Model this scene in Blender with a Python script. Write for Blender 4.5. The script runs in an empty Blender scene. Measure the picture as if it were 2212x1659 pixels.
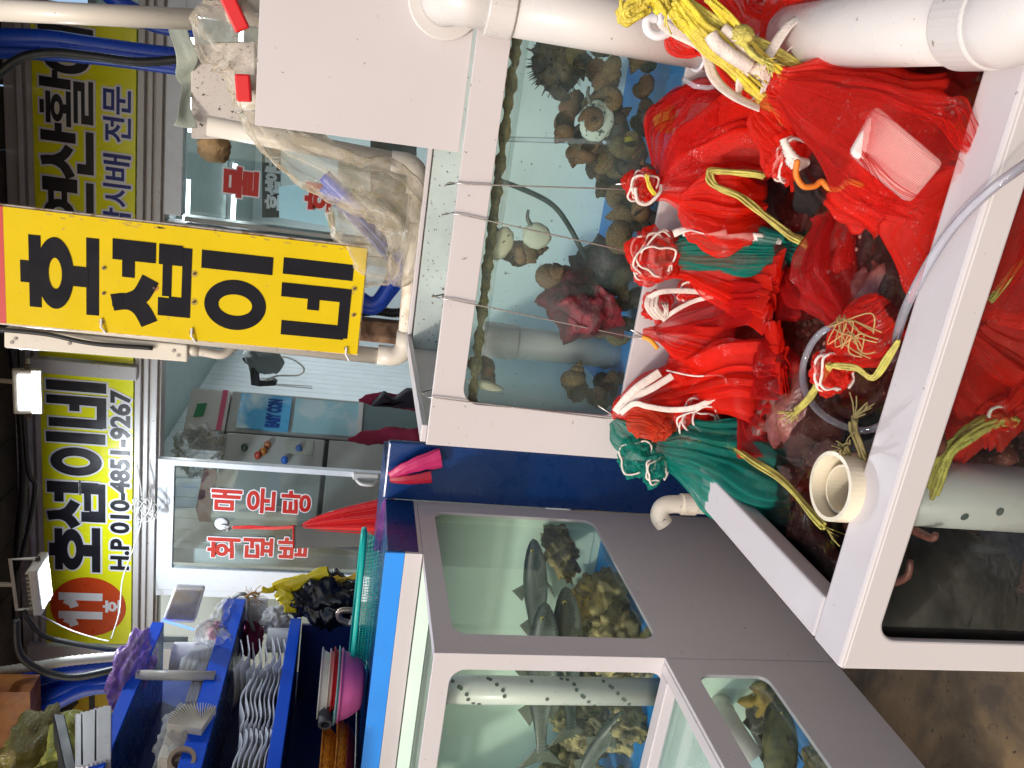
import bpy, math, random
from mathutils import Vector, Matrix, noise
random.seed(7)
SC = bpy.context.scene
COL = SC.collection
R = math.radians
# ------------------------------------------------------------------ camera
YAW, PITCH, ROLL, FPX, EYE = 0.29886962, 0.20194255, 0.09142124, 1719.28, 1.5
_cy, _sy, _cp, _sp, _cr, _sr = (math.cos(YAW), math.sin(YAW), math.cos(PITCH), math.sin(PITCH), math.cos(ROLL), math.sin(ROLL))
FWD = Vector((-_sy*_cp, _cy*_cp, -_sp)); RGT = Vector((_cy, _sy, 0)); UPV = RGT.cross(FWD)
AX = RGT*_cr + UPV*_sr            # the phone's right (held upright)
AD = -(-RGT*_sr + UPV*_cr)        # the phone's down
cam_data = bpy.data.cameras.new('camera'); cam = bpy.data.objects.new('camera', cam_data); COL.objects.link(cam)
cam.matrix_world = Matrix(((AD.x, AX.x, -FWD.x, 0), (AD.y, AX.y, -FWD.y, 0), (AD.z, AX.z, -FWD.z, EYE), (0, 0, 0, 1)))
cam_data.sensor_width = 36; cam_data.lens = 36*FPX/2212; cam_data.clip_start = .02; cam_data.clip_end = 500
SC.camera = cam
# ------------------------------------------------------------------ sky, sun, exposure
SUN_EL, SUN_AZ = R(38), R(212)    # azimuth measured from +Y clockwise: behind and to the left of the photographer
world = bpy.data.worlds.new('World'); SC.world = world; world.use_nodes = True
wn = world.node_tree; bg = wn.nodes['Background']
sky = wn.nodes.new('ShaderNodeTexSky'); sky.sky_type = 'NISHITA'; sky.sun_disc = False
sky.sun_elevation = SUN_EL; sky.sun_rotation = SUN_AZ; sky.air_density = 1.2; sky.dust_density = 3.0; sky.ozone_density = .6
wn.links.new(sky.outputs[0], bg.inputs[0]); bg.inputs[1].default_value = .15
sun_d = bpy.data.lights.new('sun', 'SUN'); sun = bpy.data.objects.new('sun', sun_d); COL.objects.link(sun)
sun_d.energy = 1.35; sun_d.angle = R(4); sun_d.color = (1, .93, .86)
_sd = Vector((math.sin(SUN_AZ)*math.cos(SUN_EL), math.cos(SUN_AZ)*math.cos(SUN_EL), math.sin(SUN_EL)))
sun.rotation_euler = _sd.to_track_quat('Z', 'Y').to_euler(); sun.location = _sd*20
SC.view_settings.view_transform = 'Standard'; SC.view_settings.look = 'None'
SC.view_settings.exposure = .28; SC.view_settings.gamma = 1
SC.render.engine = 'CYCLES'
cy = SC.cycles; cy.use_denoising = True; cy.max_bounces = 7; cy.diffuse_bounces = 4; cy.glossy_bounces = 3
cy.transmission_bounces = 4; cy.transparent_max_bounces = 28; cy.caustics_reflective = False; cy.caustics_refractive = False
cy.sample_clamp_indirect = 6

# ------------------------------------------------------------------ helpers
def P(x, y, X=None, Y=None, Z=None):
    """world point seen at photo pixel (x,y) (2212 x 1659 scale) on a plane X=, Y= or Z=; places things on their own walls and shelves"""
    d = AX*((1659-y-829.5)/FPX) + AD*((x-1106)/FPX) + FWD
    o = Vector((0, 0, EYE))
    if X is not None: t = X/d.x
    elif Y is not None: t = Y/d.y
    else: t = (Z-EYE)/d.z
    return o + d*t
class MB:
    def __init__(s): s.v = []; s.f = []; s.uv = None
    def add(s, vs, fs):
        b = len(s.v); s.v += [tuple(v) for v in vs]; s.f += [tuple(b+i for i in f) for f in fs]; return s
    def box(s, x0, x1, y0, y1, z0, z1):
        vs = [(x, y, z) for z in (z0, z1) for y in (y0, y1) for x in (x0, x1)]
        return s.add(vs, [(0, 2, 3, 1), (4, 5, 7, 6), (0, 1, 5, 4), (2, 6, 7, 3), (0, 4, 6, 2), (1, 3, 7, 5)])
    def obox(s, c, a, b, h):      # centre and three half-extent vectors
        c = Vector(c); a = Vector(a); b = Vector(b); h = Vector(h)
        vs = [c+a*i+b*j+h*k for k in (-1, 1) for j in (-1, 1) for i in (-1, 1)]
        return s.add(vs, [(0, 2, 3, 1), (4, 5, 7, 6), (0, 1, 5, 4), (2, 6, 7, 3), (0, 4, 6, 2), (1, 3, 7, 5)])
    def slab(s, pts, d):          # polygon extruded by d
        d = Vector(d); n = len(pts); p = [Vector(q) for q in pts]
        return s.add(p+[q+d for q in p], [tuple(range(n))[::-1], tuple(range(n, 2*n))] + [(i, (i+1) % n, n+(i+1) % n, n+i) for i in range(n)])
    def grid(s, fn, nu, nv, cu=False, cv=False):
        vs = [fn(i/(nu if cu else nu-1), j/(nv if cv else nv-1)) for j in range(nv) for i in range(nu)]
        fs = []
        for j in range(nv if cv else nv-1):
            for i in range(nu if cu else nu-1):
                a = j*nu+i; b = j*nu+(i+1) % nu; c = ((j+1) % nv)*nu+(i+1) % nu; d = ((j+1) % nv)*nu+i
                fs.append((a, b, c, d))
        return s.add(vs, fs)
    def tube(s, pts, r, seg=12, cap=True, ridge=0, close=False):
        pts = [Vector(p) for p in pts]; n = len(pts)
        rr = r if callable(r) else (lambda t: r)
        T = []
        for i in range(n):
            a = pts[(i-1) % n if close else max(0, i-1)]; b = pts[(i+1) % n if close else min(n-1, i+1)]
            T.append((b-a).normalized())
        up = Vector((0, 0, 1)) if abs(T[0].z) < .9 else Vector((1, 0, 0))
        N = (up - T[0]*up.dot(T[0])).normalized(); vs = []
        for i in range(n):
            N = (N - T[i]*N.dot(T[i])).normalized(); B = T[i].cross(N)
            q = rr(i/(n-1))
            if ridge: q *= 1 + (ridge if i % 2 else 0)
            for k in range(seg):
                a = 2*math.pi*k/seg; vs.append(pts[i] + (N*math.cos(a) + B*math.sin(a))*q)
        fs = []
        for i in range(n if close else n-1):
            j = (i+1) % n
            for k in range(seg): fs.append((i*seg+k, i*seg+(k+1) % seg, j*seg+(k+1) % seg, j*seg+k))
        if cap and not close: fs += [tuple(range(seg))[::-1], tuple((n-1)*seg+k for k in range(seg))]
        return s.add(vs, fs)
    def pipe(s, pts, ro, ri, seg=32):  # hollow open-ended pipe with wall thickness
        a = MB().tube(pts, ro, seg, cap=False); b = MB().tube(pts, ri, seg, cap=False); n = len(a.v); m = len(a.v)//seg
        fs = a.f + [tuple(n+i for i in f[::-1]) for f in b.f]
        for k in range(seg):
            k2 = (k+1) % seg; fs.append((k2, k, n+k, n+k2)); o = (m-1)*seg; fs.append((o+k, o+k2, n+o+k2, n+o+k))
        return s.add(a.v+b.v, fs)
    def ball(s, c, r, nu=16, nv=10, disp=0, freq=3, seed=0, rot=None):
        c = Vector(c); r = Vector(r) if hasattr(r, '__len__') else Vector((r, r, r))
        def fn(u, v):
            th = 2*math.pi*u; ph = math.pi*min(max(v, 0.0001), .9999)
            d = Vector((math.sin(ph)*math.cos(th), math.sin(ph)*math.sin(th), math.cos(ph)))
            k = 1 + disp*noise.noise(d*freq+Vector((seed*7.3, seed, 0))) + disp*.5*noise.noise(d*freq*2.7+Vector((seed, 3, 0)))
            q = Vector((d.x*r.x, d.y*r.y, d.z*r.z))*k
            if rot is not None: q = rot @ q
            return c+q
        return s.grid(fn, nu, nv, cu=True)
    def join(s, o): return s.add(o.v, o.f)
    def xform(s, M): s.v = [tuple(M @ Vector(v)) for v in s.v]; return s
def link(name, mb, mat, parent=None, smooth=False, bevel=0, sub=0, origin=None):
    me = bpy.data.meshes.new(name); vs = mb.v
    if origin is not None: vs = [tuple(Vector(v)-Vector(origin)) for v in vs]
    me.from_pydata(vs, [], mb.f); me.update(); me.materials.append(mat)
    if smooth: me.polygons.foreach_set('use_smooth', [True]*len(me.polygons))
    o = bpy.data.objects.new(name, me); COL.objects.link(o)
    if origin is not None: o.location = origin
    if bevel:
        m = o.modifiers.new('bevel', 'BEVEL'); m.width = bevel; m.segments = 2; m.limit_method = 'ANGLE'; m.harden_normals = False
    if sub:
        m = o.modifiers.new('sub', 'SUBSURF'); m.levels = sub; m.render_levels = sub
    if parent is not None: parent_to(o, parent)
    return o
def wloc(p):
    v = Vector(p.location); q = p.parent
    while q: v = v + Vector(q.location); q = q.parent
    return v
def parent_to(o, p):
    w = wloc(p)
    o.parent = p; o.location = Vector(o.location) - w
def tag(o, label=None, cat=None, group=None, kind=None):
    if label: o['label'] = label
    if cat: o['category'] = cat
    if group: o['group'] = group
    if kind: o['kind'] = kind
    return o
def thing(name, label, cat, loc=(0, 0, 0), group=None):
    o = bpy.data.objects.new(name, None); COL.objects.link(o); o.location = loc; o.empty_display_size = .05
    return tag(o, label, cat, group)
def copy_tree(o, parent=None):
    c = o.copy(); COL.objects.link(c); c.parent = parent
    for ch in o.children: copy_tree(ch, c)
    return c
def smoothpath(pts, n=8, close=False):
    p = [Vector(q) for q in pts]; out = []; m = len(p)
    rng = range(m if close else m-1)
    for i in rng:
        if close: a, b, c, d = p[(i-1) % m], p[i], p[(i+1) % m], p[(i+2) % m]
        else: a, b, c, d = p[max(0, i-1)], p[i], p[i+1], p[min(m-1, i+2)]
        for k in range(n):
            t = k/n; out.append(.5*((2*b)+(c-a)*t+(2*a-5*b+4*c-d)*t*t+(3*b-a-3*c+d)*t**3))
    if not close: out.append(p[-1])
    return out
# ------------------------------------------------------------------ materials
MATS = {}
def mat(name, col, rough=.5, metal=0, var=.06, vscale=6, bump=0, bscale=60, speck=0, speckcol=(.1, .08, .06), coat=0, col2=None, c2scale=4, c2lo=.45, c2hi=.6, spec=.5, emit=None, estr=0, trans=0, sss=0, fine=0):
    if name in MATS: return MATS[name]
    m = bpy.data.materials.new(name); m.use_nodes = True; nt = m.node_tree; b = nt.nodes['Principled BSDF']; L = nt.links.new
    tc = nt.nodes.new('ShaderNodeTexCoord'); co = tc.outputs['Object']
    def nz(sc, det=4, dist=0):
        n = nt.nodes.new('ShaderNodeTexNoise'); n.inputs['Scale'].default_value = sc; n.inputs['Detail'].default_value = det
        n.inputs['Distortion'].default_value = dist; L(co, n.inputs['Vector']); return n.outputs['Fac']
    def ramp(s, a, b_):
        r = nt.nodes.new('ShaderNodeMapRange'); r.inputs[1].default_value = a; r.inputs[2].default_value = b_; L(s, r.inputs[0]); return r.outputs[0]
    def mix(f, a, c):
        x = nt.nodes.new('ShaderNodeMix'); x.data_type = 'RGBA'; L(f, x.inputs[0])
        for i, q in ((6, a), (7, c)):
            if isinstance(q, tuple): x.inputs[i].default_value = (*q, 1)
            else: L(q, x.inputs[i])
        return x.outputs[2]
    base = col
    if col2: base = mix(ramp(nz(c2scale, 6, .6), c2lo, c2hi), base, col2)
    if var:
        f = ramp(nz(vscale), .3, .7)
        h = nt.nodes.new('ShaderNodeHueSaturation'); vv = nt.nodes.new('ShaderNodeMapRange'); L(f, vv.inputs[0]); vv.inputs[3].default_value = 1-var; vv.inputs[4].default_value = 1+var
        L(vv.outputs[0], h.inputs['Value'])
        if isinstance(base, tuple): h.inputs['Color'].default_value = (*base, 1)
        else: L(base, h.inputs['Color'])
        base = h.outputs[0]
    if speck:
        base = mix(ramp(nz(70, 3), .74-speck*.1, .78-speck*.1), base, speckcol)
    if isinstance(base, tuple): b.inputs['Base Color'].default_value = (*base, 1)
    else: L(base, b.inputs['Base Color'])
    b.inputs['Metallic'].default_value = metal; b.inputs['Specular IOR Level'].default_value = spec
    rr = nt.nodes.new('ShaderNodeMapRange'); L(nz(14, 5), rr.inputs[0]); rr.inputs[1].default_value = .3; rr.inputs[2].default_value = .7
    rr.inputs[3].default_value = max(.02, rough-.07); rr.inputs[4].default_value = min(1, rough+.09); L(rr.outputs[0], b.inputs['Roughness'])
    if coat: b.inputs['Coat Weight'].default_value = coat; b.inputs['Coat Roughness'].default_value = .08
    if bump:
        bp = nt.nodes.new('ShaderNodeBump'); bp.inputs['Strength'].default_value = bump; bp.inputs['Distance'].default_value = .004
        L(nz(bscale, 4), bp.inputs['Height']); L(bp.outputs[0], b.inputs['Normal'])
    if emit: b.inputs['Emission Color'].default_value = (*emit, 1); b.inputs['Emission Strength'].default_value = estr
    if sss: b.inputs['Subsurface Weight'].default_value = sss; b.inputs['Subsurface Radius'].default_value = (.02, .01, .008)
    MATS[name] = m; m['bsdf'] = b.name
    return m
def glassmat(name, tint=(.93, .97, .95), refl=.9, dirt=.03, rough=0, dirtcol=(.8, .85, .8)):
    if name in MATS: return MATS[name]
    m = bpy.data.materials.new(name); m.use_nodes = True; nt = m.node_tree; nt.nodes.clear(); L = nt.links.new
    out = nt.nodes.new('ShaderNodeOutputMaterial'); tr = nt.nodes.new('ShaderNodeBsdfTransparent'); tr.inputs[0].default_value = (*tint, 1)
    gl = nt.nodes.new('ShaderNodeBsdfGlossy'); gl.inputs['Roughness'].default_value = rough
    fr = nt.nodes.new('ShaderNodeFresnel'); fr.inputs[0].default_value = 1.33
    mu = nt.nodes.new('ShaderNodeMath'); mu.operation = 'MULTIPLY'; L(fr.outputs[0], mu.inputs[0]); mu.inputs[1].default_value = refl
    mx = nt.nodes.new('ShaderNodeMixShader'); L(mu.outputs[0], mx.inputs[0]); L(tr.outputs[0], mx.inputs[1]); L(gl.outputs[0], mx.inputs[2])
    df = nt.nodes.new('ShaderNodeBsdfDiffuse'); df.inputs[0].default_value = (*dirtcol, 1)  # diffuse share for glass dirt, and misty haze put into the tank panes
    tc = nt.nodes.new('ShaderNodeTexCoord'); n = nt.nodes.new('ShaderNodeTexNoise'); n.inputs['Scale'].default_value = 9; n.inputs['Detail'].default_value = 8; L(tc.outputs['Object'], n.inputs['Vector'])
    mp = nt.nodes.new('ShaderNodeMapRange'); mp.inputs[1].default_value = .35; mp.inputs[2].default_value = .75; mp.inputs[3].default_value = dirt*.3; mp.inputs[4].default_value = dirt*2; L(n.outputs['Fac'], mp.inputs[0])
    m2 = nt.nodes.new('ShaderNodeMixShader'); L(mp.outputs[0], m2.inputs[0]); L(mx.outputs[0], m2.inputs[1]); L(df.outputs[0], m2.inputs[2]); L(m2.outputs[0], out.inputs[0])
    MATS[name] = m; return m
def netmat(name, col, opac=.50, speck=.5, tl=.45, weave=420, rough=.45):
    """fine see-through netting: woven, denser where it is seen edge-on or folded"""
    if name in MATS: return MATS[name]
    m = bpy.data.materials.new(name); m.use_nodes = True; nt = m.node_tree; nt.nodes.clear(); L = nt.links.new
    out = nt.nodes.new('ShaderNodeOutputMaterial'); tr = nt.nodes.new('ShaderNodeBsdfTransparent')
    b = nt.nodes.new('ShaderNodeBsdfPrincipled'); b.inputs['Roughness'].default_value = rough
    t = nt.nodes.new('ShaderNodeBsdfTranslucent'); tc = nt.nodes.new('ShaderNodeTexCoord'); co = tc.outputs['Object']
    n = nt.nodes.new('ShaderNodeTexNoise'); n.inputs['Scale'].default_value = 260; n.inputs['Detail'].default_value = 2; L(co, n.inputs['Vector'])
    n2 = nt.nodes.new('ShaderNodeTexNoise'); n2.inputs['Scale'].default_value = 18; n2.inputs['Detail'].default_value = 3; L(co, n2.inputs['Vector'])
    ml = nt.nodes.new('ShaderNodeMath'); ml.operation = 'MULTIPLY'; L(n.outputs['Fac'], ml.inputs[0]); L(n2.outputs['Fac'], ml.inputs[1])
    sp = nt.nodes.new('ShaderNodeMapRange'); sp.inputs[1].default_value = .40-.04*speck; sp.inputs[2].default_value = .44-.04*speck; L(ml.outputs[0], sp.inputs[0])
    cx = nt.nodes.new('ShaderNodeMix'); cx.data_type = 'RGBA'; L(sp.outputs[0], cx.inputs[0]); cx.inputs[6].default_value = (*col, 1); cx.inputs[7].default_value = (*[min(1, c*.4+.5) for c in col], 1)
    L(cx.outputs[2], b.inputs['Base Color']); t.inputs[0].default_value = (*col, 1)
    w = nt.nodes.new('ShaderNodeTexWave'); w.wave_type = 'BANDS'; w.bands_direction = 'DIAGONAL'; w.inputs['Scale'].default_value = weave/3; w.inputs['Distortion'].default_value = 2.5; w.inputs['Detail'].default_value = 1; L(co, w.inputs['Vector'])
    bp = nt.nodes.new('ShaderNodeBump'); bp.inputs['Strength'].default_value = .5; bp.inputs['Distance'].default_value = .002; L(w.outputs['Fac'], bp.inputs['Height']); L(bp.outputs[0], b.inputs['Normal'])
    mt = nt.nodes.new('ShaderNodeMixShader'); mt.inputs[0].default_value = tl; L(b.outputs[0], mt.inputs[1]); L(t.outputs[0], mt.inputs[2])
    lw = nt.nodes.new('ShaderNodeLayerWeight'); lw.inputs[0].default_value = .45
    a = nt.nodes.new('ShaderNodeMapRange'); a.inputs[3].default_value = opac; a.inputs[4].default_value = 1; L(lw.outputs['Facing'], a.inputs[0])
    a2 = nt.nodes.new('ShaderNodeMapRange'); a2.inputs[3].default_value = -.22; a2.inputs[4].default_value = .22; L(w.outputs['Fac'], a2.inputs[0])
    ad = nt.nodes.new('ShaderNodeMath'); ad.use_clamp = True; L(a.outputs[0], ad.inputs[0]); L(a2.outputs[0], ad.inputs[1])
    mx = nt.nodes.new('ShaderNodeMixShader'); L(ad.outputs[0], mx.inputs[0]); L(tr.outputs[0], mx.inputs[1]); L(mt.outputs[0], mx.inputs[2]); L(mx.outputs[0], out.inputs[0])
    MATS[name] = m; return m
WHITE = mat('white_plastic', (.60, .56, .57), .38, var=.03, vscale=2.5, speck=.25, speckcol=(.3, .26, .24), bump=.05, bscale=18)
WHITE_W = mat('white_inner', (.76, .95, .82), .5, var=.06, vscale=4)
PVC = mat('cream_pvc', (.66, .61, .53), .32, var=.05, vscale=5, speck=.35, speckcol=(.3, .22, .14))
PVC2 = mat('grey_white_pvc', (.64, .61, .59), .3, var=.04, vscale=5, speck=.2, speckcol=(.3, .26, .2))
PVCDIRTY = mat('stained_pvc', (.74, .68, .58), .4, col2=(.42, .27, .13), c2scale=7, c2lo=.55, c2hi=.75, speck=.6)
AZURE = mat('azure_panel', (.012, .27, .86), .35, var=.04, speck=.2, speckcol=(.3, .5, .9))  # counter's blue with the sunlight put into the colour
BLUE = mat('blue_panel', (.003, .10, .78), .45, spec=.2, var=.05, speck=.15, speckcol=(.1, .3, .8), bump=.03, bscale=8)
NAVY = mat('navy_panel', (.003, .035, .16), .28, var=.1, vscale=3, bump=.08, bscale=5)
YEL = mat('sign_yellow', (.71, .51, .004), .6, spec=.15, var=.03, vscale=9, speck=.15, speckcol=(.45, .3, .1))
YEL2 = mat('lightbox_yellow', (.86, .86, .015), .22, var=.04, vscale=3)
INK = mat('sign_black', (.012, .012, .02), .35, var=.1)
INKB = mat('sign_blue_ink', (.01, .02, .22), .35, var=.1)
WHT = mat('sign_white', (.80, .80, .84), .35, var=.02)
REDL = mat('sign_red', (.52, .015, .01), .35, var=.03)
ALU = mat('white_aluminium', (.62, .60, .60), .35, var=.05, speck=.3)
UPVC = mat('white_window_frame', (.78, .82, .88), .28, var=.02)
GLASS = glassmat('window_glass', (.90, .95, .94), 1.3, .025)
TGLASS = glassmat('tank_glass', (.955, .998, .97), .25, .010, dirtcol=(.6, .85, .75))
TGLASS2 = glassmat('cloudy_tank_glass', (.92, .97, .96), .6, .035, dirtcol=(.45, .62, .60))
DGLASS = glassmat('dark_tank_glass', (.84, .87, .86), .14, .006, dirtcol=(.16, .16, .16))
NETR = netmat('red_net', (.95, .020, .004), opac=.42, tl=.32)
NETRD = netmat('red_net_thin', (.70, .01, .008), opac=.36)
NETO = netmat('orange_net', (.85, .09, .03))
NETG = netmat('green_net', (.0, .33, .25))
NETB = netmat('black_lace', (.02, .012, .012), opac=.7, speck=0)
CORD = mat('white_cord', (.74, .64, .58), .7, var=.12, vscale=60, bump=.6, bscale=250)
RAFF = mat('yellow_raffia', (.70, .56, .08), .5, col2=(.80, .66, .05), c2scale=20, var=.15, vscale=50, bump=.9, bscale=240)
RAFFG = mat('olive_raffia', (.50, .42, .10), .5, col2=(.62, .56, .12), c2scale=16, var=.2, vscale=60, bump=.9, bscale=240)
def wavy(v, a, f, s=0): return Vector(v) + Vector((noise.noise(Vector(v)*f+Vector((s, 0, 0))), noise.noise(Vector(v)*f+Vector((0, s+5, 0))), noise.noise(Vector(v)*f+Vector((0, 0, s+9)))))*a
# ------------------------------------------------------------------ lettering
_off = [0]
class Glyphs:
    """flat sign lettering cut from sheet; strokes laid out in a unit cell, grown by g for the pale outline"""
    def __init__(s, o, ex, ez, n, g=0, t=.0012): s.mb = MB(); s.o = Vector(o); s.ex = Vector(ex); s.ez = Vector(ez); s.n = Vector(n); s.g = g; s.t = t; s.k = 0
    def cell(s, x0, x1, z0, z1): s.c = (x0, x1, z0, z1); return s
    def w(s, a, b, lift=0): return s.o + s.ex*a + s.ez*b + s.n*lift
    def poly(s, q):                       # q: list of plane coords
        s.k += 1; l = .0003*(s.k % 5)
        s.mb.slab([s.w(a, b, l) for a, b in q], s.n*s.t)
    def m(s, u, v): x0, x1, z0, z1 = s.c; return (x0+(x1-x0)*u, z0+(z1-z0)*v)
    def bar(s, u0, v0, u1, v1):
        a = s.m(min(u0, u1), min(v0, v1)); b = s.m(max(u0, u1), max(v0, v1)); g = s.g
        s.poly([(a[0]-g, a[1]-g), (b[0]+g, a[1]-g), (b[0]+g, b[1]+g), (a[0]-g, b[1]+g)])
    def ring(s, u, v, ru, rv, hu, hv, n=40):
        x0, x1, z0, z1 = s.c; cx, cz = s.m(u, v); g = s.g
        A = (x1-x0)*ru+g; B = (z1-z0)*rv+g; a = max(.001, (x1-x0)*hu-g); b = max(.001, (z1-z0)*hv-g); s.k += 1; l = .0003*(s.k % 5)
        base = len(s.mb.v); vs = []
        for (ra, rb, d) in ((A, B, l+s.t), (a, b, l+s.t), (A, B, l), (a, b, l)):
            for i in range(n): t = 2*math.pi*i/n; vs.append(s.w(cx+ra*math.cos(t), cz+rb*math.sin(t), d))
        fs = []
        for i in range(n):
            j = (i+1) % n; fs += [(i, j, n+j, n+i), (2*n+j, 2*n+i, 3*n+i, 3*n+j), (i, 2*n+i, 2*n+j, j), (n+j, 3*n+j, 3*n+i, n+i)]
        s.mb.add(vs, fs)
    def leg(s, pts, w):                   # thick bent stroke through unit points, width w in unit-x
        q = smoothpath([Vector((*s.m(*p), 0)) for p in pts], 8); h = (s.c[1]-s.c[0])*w/2+s.g; L = []; Rr = []
        if s.g: q[0] = q[0]-(q[1]-q[0]).normalized()*s.g; q[-1] = q[-1]+(q[-1]-q[-2]).normalized()*s.g
        for i, p in enumerate(q):
            d = (q[min(i+1, len(q)-1)]-q[max(0, i-1)]).normalized(); nn = Vector((-d.y, d.x, 0))
            L.append(p+nn*h); Rr.append(p-nn*h)
        for i in range(len(q)-1):
            pass
        s.k += 1; l = .0003*(s.k % 5); n = len(q)
        top = [s.w(p.x, p.y, l+s.t) for p in L]+[s.w(p.x, p.y, l+s.t) for p in Rr]; bot = [s.w(p.x, p.y, l) for p in L]+[s.w(p.x, p.y, l) for p in Rr]
        fs = []
        for i in range(n-1): fs += [(i, n+i, n+i+1, i+1), (i, i+1, 2*n+i+1, 2*n+i), (n+i+1, n+i, 3*n+i, 3*n+i+1)]
        fs += [(0, 2*n, 3*n, n), (n-1, 2*n-1, 4*n-1, 3*n-1)]
        s.mb.add(top+bot, fs)
    # --- syllables of heavy sign lettering
    def ho(s):
        s.bar(.35, .87, .63, 1); s.bar(.04, .74, .96, .89); s.ring(.5, .56, .46, .235, .2, .085); s.bar(.36, .14, .62, .33); s.bar(0, 0, 1, .165)
    def seop(s):
        s.leg([(.24, 1), (.27, .80), (.20, .64), (.02, .52)], .2); s.leg([(.27, .80), (.36, .64), (.57, .52)], .2); s.bar(.20, .86, .34, 1)
        s.bar(.76, .46, 1, 1); s.bar(.56, .72, .76, .88)
        s.bar(.14, .28, .36, .42); s.bar(.14, .0, .98, .12); s.bar(.14, .12, .38, .28); s.bar(.76, .12, 1, .42); s.bar(.38, .25, .76, .37)
    def i(s): s.ring(.33, .5, .33, .44, .14, .24); s.bar(.77, 0, 1, 1)
    def ne(s): s.bar(0, .06, .19, .97); s.bar(.02, .0, .52, .16); s.bar(.36, .45, .56, .62); s.bar(.50, 0, .68, 1); s.bar(.79, 0, 1, 1)
    def yeon(s): s.ring(.28, .68, .28, .30, .12, .13); s.bar(.46, .78, .72, .89); s.bar(.46, .52, .72, .63); s.bar(.72, .32, 1, 1); s.bar(.12, 0, .32, .30); s.bar(.14, 0, .96, .15)
    def san(s):
        s.leg([(.30, 1), (.33, .78), (.24, .58), (.02, .44)], .18); s.leg([(.33, .78), (.44, .58), (.62, .46)], .17); s.bar(.70, .34, .90, 1); s.bar(.86, .60, 1.06, .73); s.bar(.12, 0, .32, .32); s.bar(.14, 0, .96, .15)
    def hwal(s):
        s.bar(.22, .92, .48, 1); s.bar(.04, .80, .66, .89); s.ring(.35, .68, .27, .12, .13, .05); s.bar(.26, .50, .44, .58); s.bar(0, .42, .70, .51)
        s.bar(.74, .42, .93, 1); s.bar(.90, .66, 1.08, .76); s.bar(.10, .29, .92, .37); s.bar(.74, .16, .92, .36); s.bar(.10, .16, .92, .23); s.bar(.10, 0, .28, .2); s.bar(.10, 0, .95, .09)
    def eo(s): s.ring(.30, .5, .30, .42, .13, .2); s.bar(.52, .40, .76, .58); s.bar(.74, 0, 1, 1)
    def si(s): s.leg([(.34, 1), (.36, .6), (.22, .25), (.0, .05)], .17); s.leg([(.36, .6), (.5, .3), (.66, .08)], .17); s.bar(.78, 0, 1, 1)
    def jeon(s): s.bar(.02, .85, .62, 1); s.leg([(.33, .9), (.30, .68), (.04, .46)], .17); s.leg([(.33, .72), (.62, .48)], .17); s.bar(.56, .62, .8, .75); s.bar(.78, .34, 1, 1); s.bar(.12, 0, .3, .32); s.bar(.14, 0, .98, .15)
def fonttext(name, body, o, ex, ez, n, w, h, mat_, parent, grow=0, lift=0, thick=.0008, keep=False, bold=0):
    """letters from the built-in typeface, fitted to w x h metres at the lower-left corner o"""
    cu = bpy.data.curves.new(name, 'FONT'); cu.body = body; cu.size = 1; cu.extrude = 0; cu.offset = 0; cu.resolution_u = 3
    t = bpy.data.objects.new(name, cu); COL.objects.link(t); bpy.context.view_layer.update()
    bb = [Vector(c) for c in t.bound_box]; x0 = min(c.x for c in bb); x1 = max(c.x for c in bb); y0 = min(c.y for c in bb); y1 = max(c.y for c in bb)
    s = min(w/(x1-x0), h/(y1-y0)) if keep else None
    sx, sy = (s, s) if s else (w/(x1-x0), h/(y1-y0))
    cu.offset = (bold+grow)/((sx+sy)/2); cu.extrude = .5*thick/((sx+sy)/2)
    bpy.context.view_layer.update(); dg = bpy.context.evaluated_depsgraph_get()
    me = bpy.data.meshes.new_from_object(t.evaluated_get(dg)); bpy.data.objects.remove(t)
    ex = Vector(ex); ez = Vector(ez); n = Vector(n); o = Vector(o); zs = (sx+sy)/2
    for v in me.vertices: v.co = o + ex*((v.co.x-x0)*sx) + ez*((v.co.y-y0)*sy) + n*(v.co.z*zs+lift+thick/2)
    me.materials.clear(); me.materials.append(mat_)
    ob = bpy.data.objects.new(name, me); COL.objects.link(ob)
    if parent is not None: parent_to(ob, parent)
    return ob
def rect(x0, x1, yL, yR, Y):              # photo box -> X0,X1,Z0,Z1 on the plane Y
    ym = (yL+yR)/2; xm = (x0+x1)/2
    return P(xm, yL, Y=Y).x, P(xm, yR, Y=Y).x, P(x1, ym, Y=Y).z, P(x0, ym, Y=Y).z
# ------------------------------------------------------------------ panel with a round-cornered opening
def holed(mb, o, ea, eb, th, A, B, h, r=.04, n=6):
    """panel of size A x B at corner o along unit vectors ea, eb, thickness vector th, opening h=(a0,a1,b0,b1)"""
    o = Vector(o); ea = Vector(ea); eb = Vector(eb); th = Vector(th); a0, a1, b0, b1 = h
    cor = [((a1-r, b1-r), 0, (A, B)), ((a0+r, b1-r), 90, (0, B)), ((a0+r, b0+r), 180, (0, 0)), ((a1-r, b0+r), 270, (A, 0))]
    inner = []; outer = []
    for (cx, cz), st, oc in cor:
        for k in range(n+1):
            t = math.radians(st+90*k/n); inner.append((cx+r*math.cos(t), cz+r*math.sin(t))); outer.append(oc)
    N = len(inner); W = lambda p, d: o+ea*p[0]+eb*p[1]+th*d
    vs = [W(p, 0) for p in inner]+[W(p, 0) for p in outer]+[W(p, 1) for p in inner]+[W(p, 1) for p in outer]; fs = []
    for i in range(N):
        j = (i+1) % N
        if outer[i] == outer[j]: fs += [(i, j, N+i), (2*N+j, 2*N+i, 3*N+i)]
        else: fs += [(i, j, N+j, N+i), (2*N+j, 2*N+i, 3*N+i, 3*N+j), (N+i, N+j, 3*N+j, 3*N+i)]
        fs.append((j, i, 2*N+i, 2*N+j))
    return mb.add(vs, fs)
# ================================================================== THE PLACE
XS = -1.337
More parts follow.
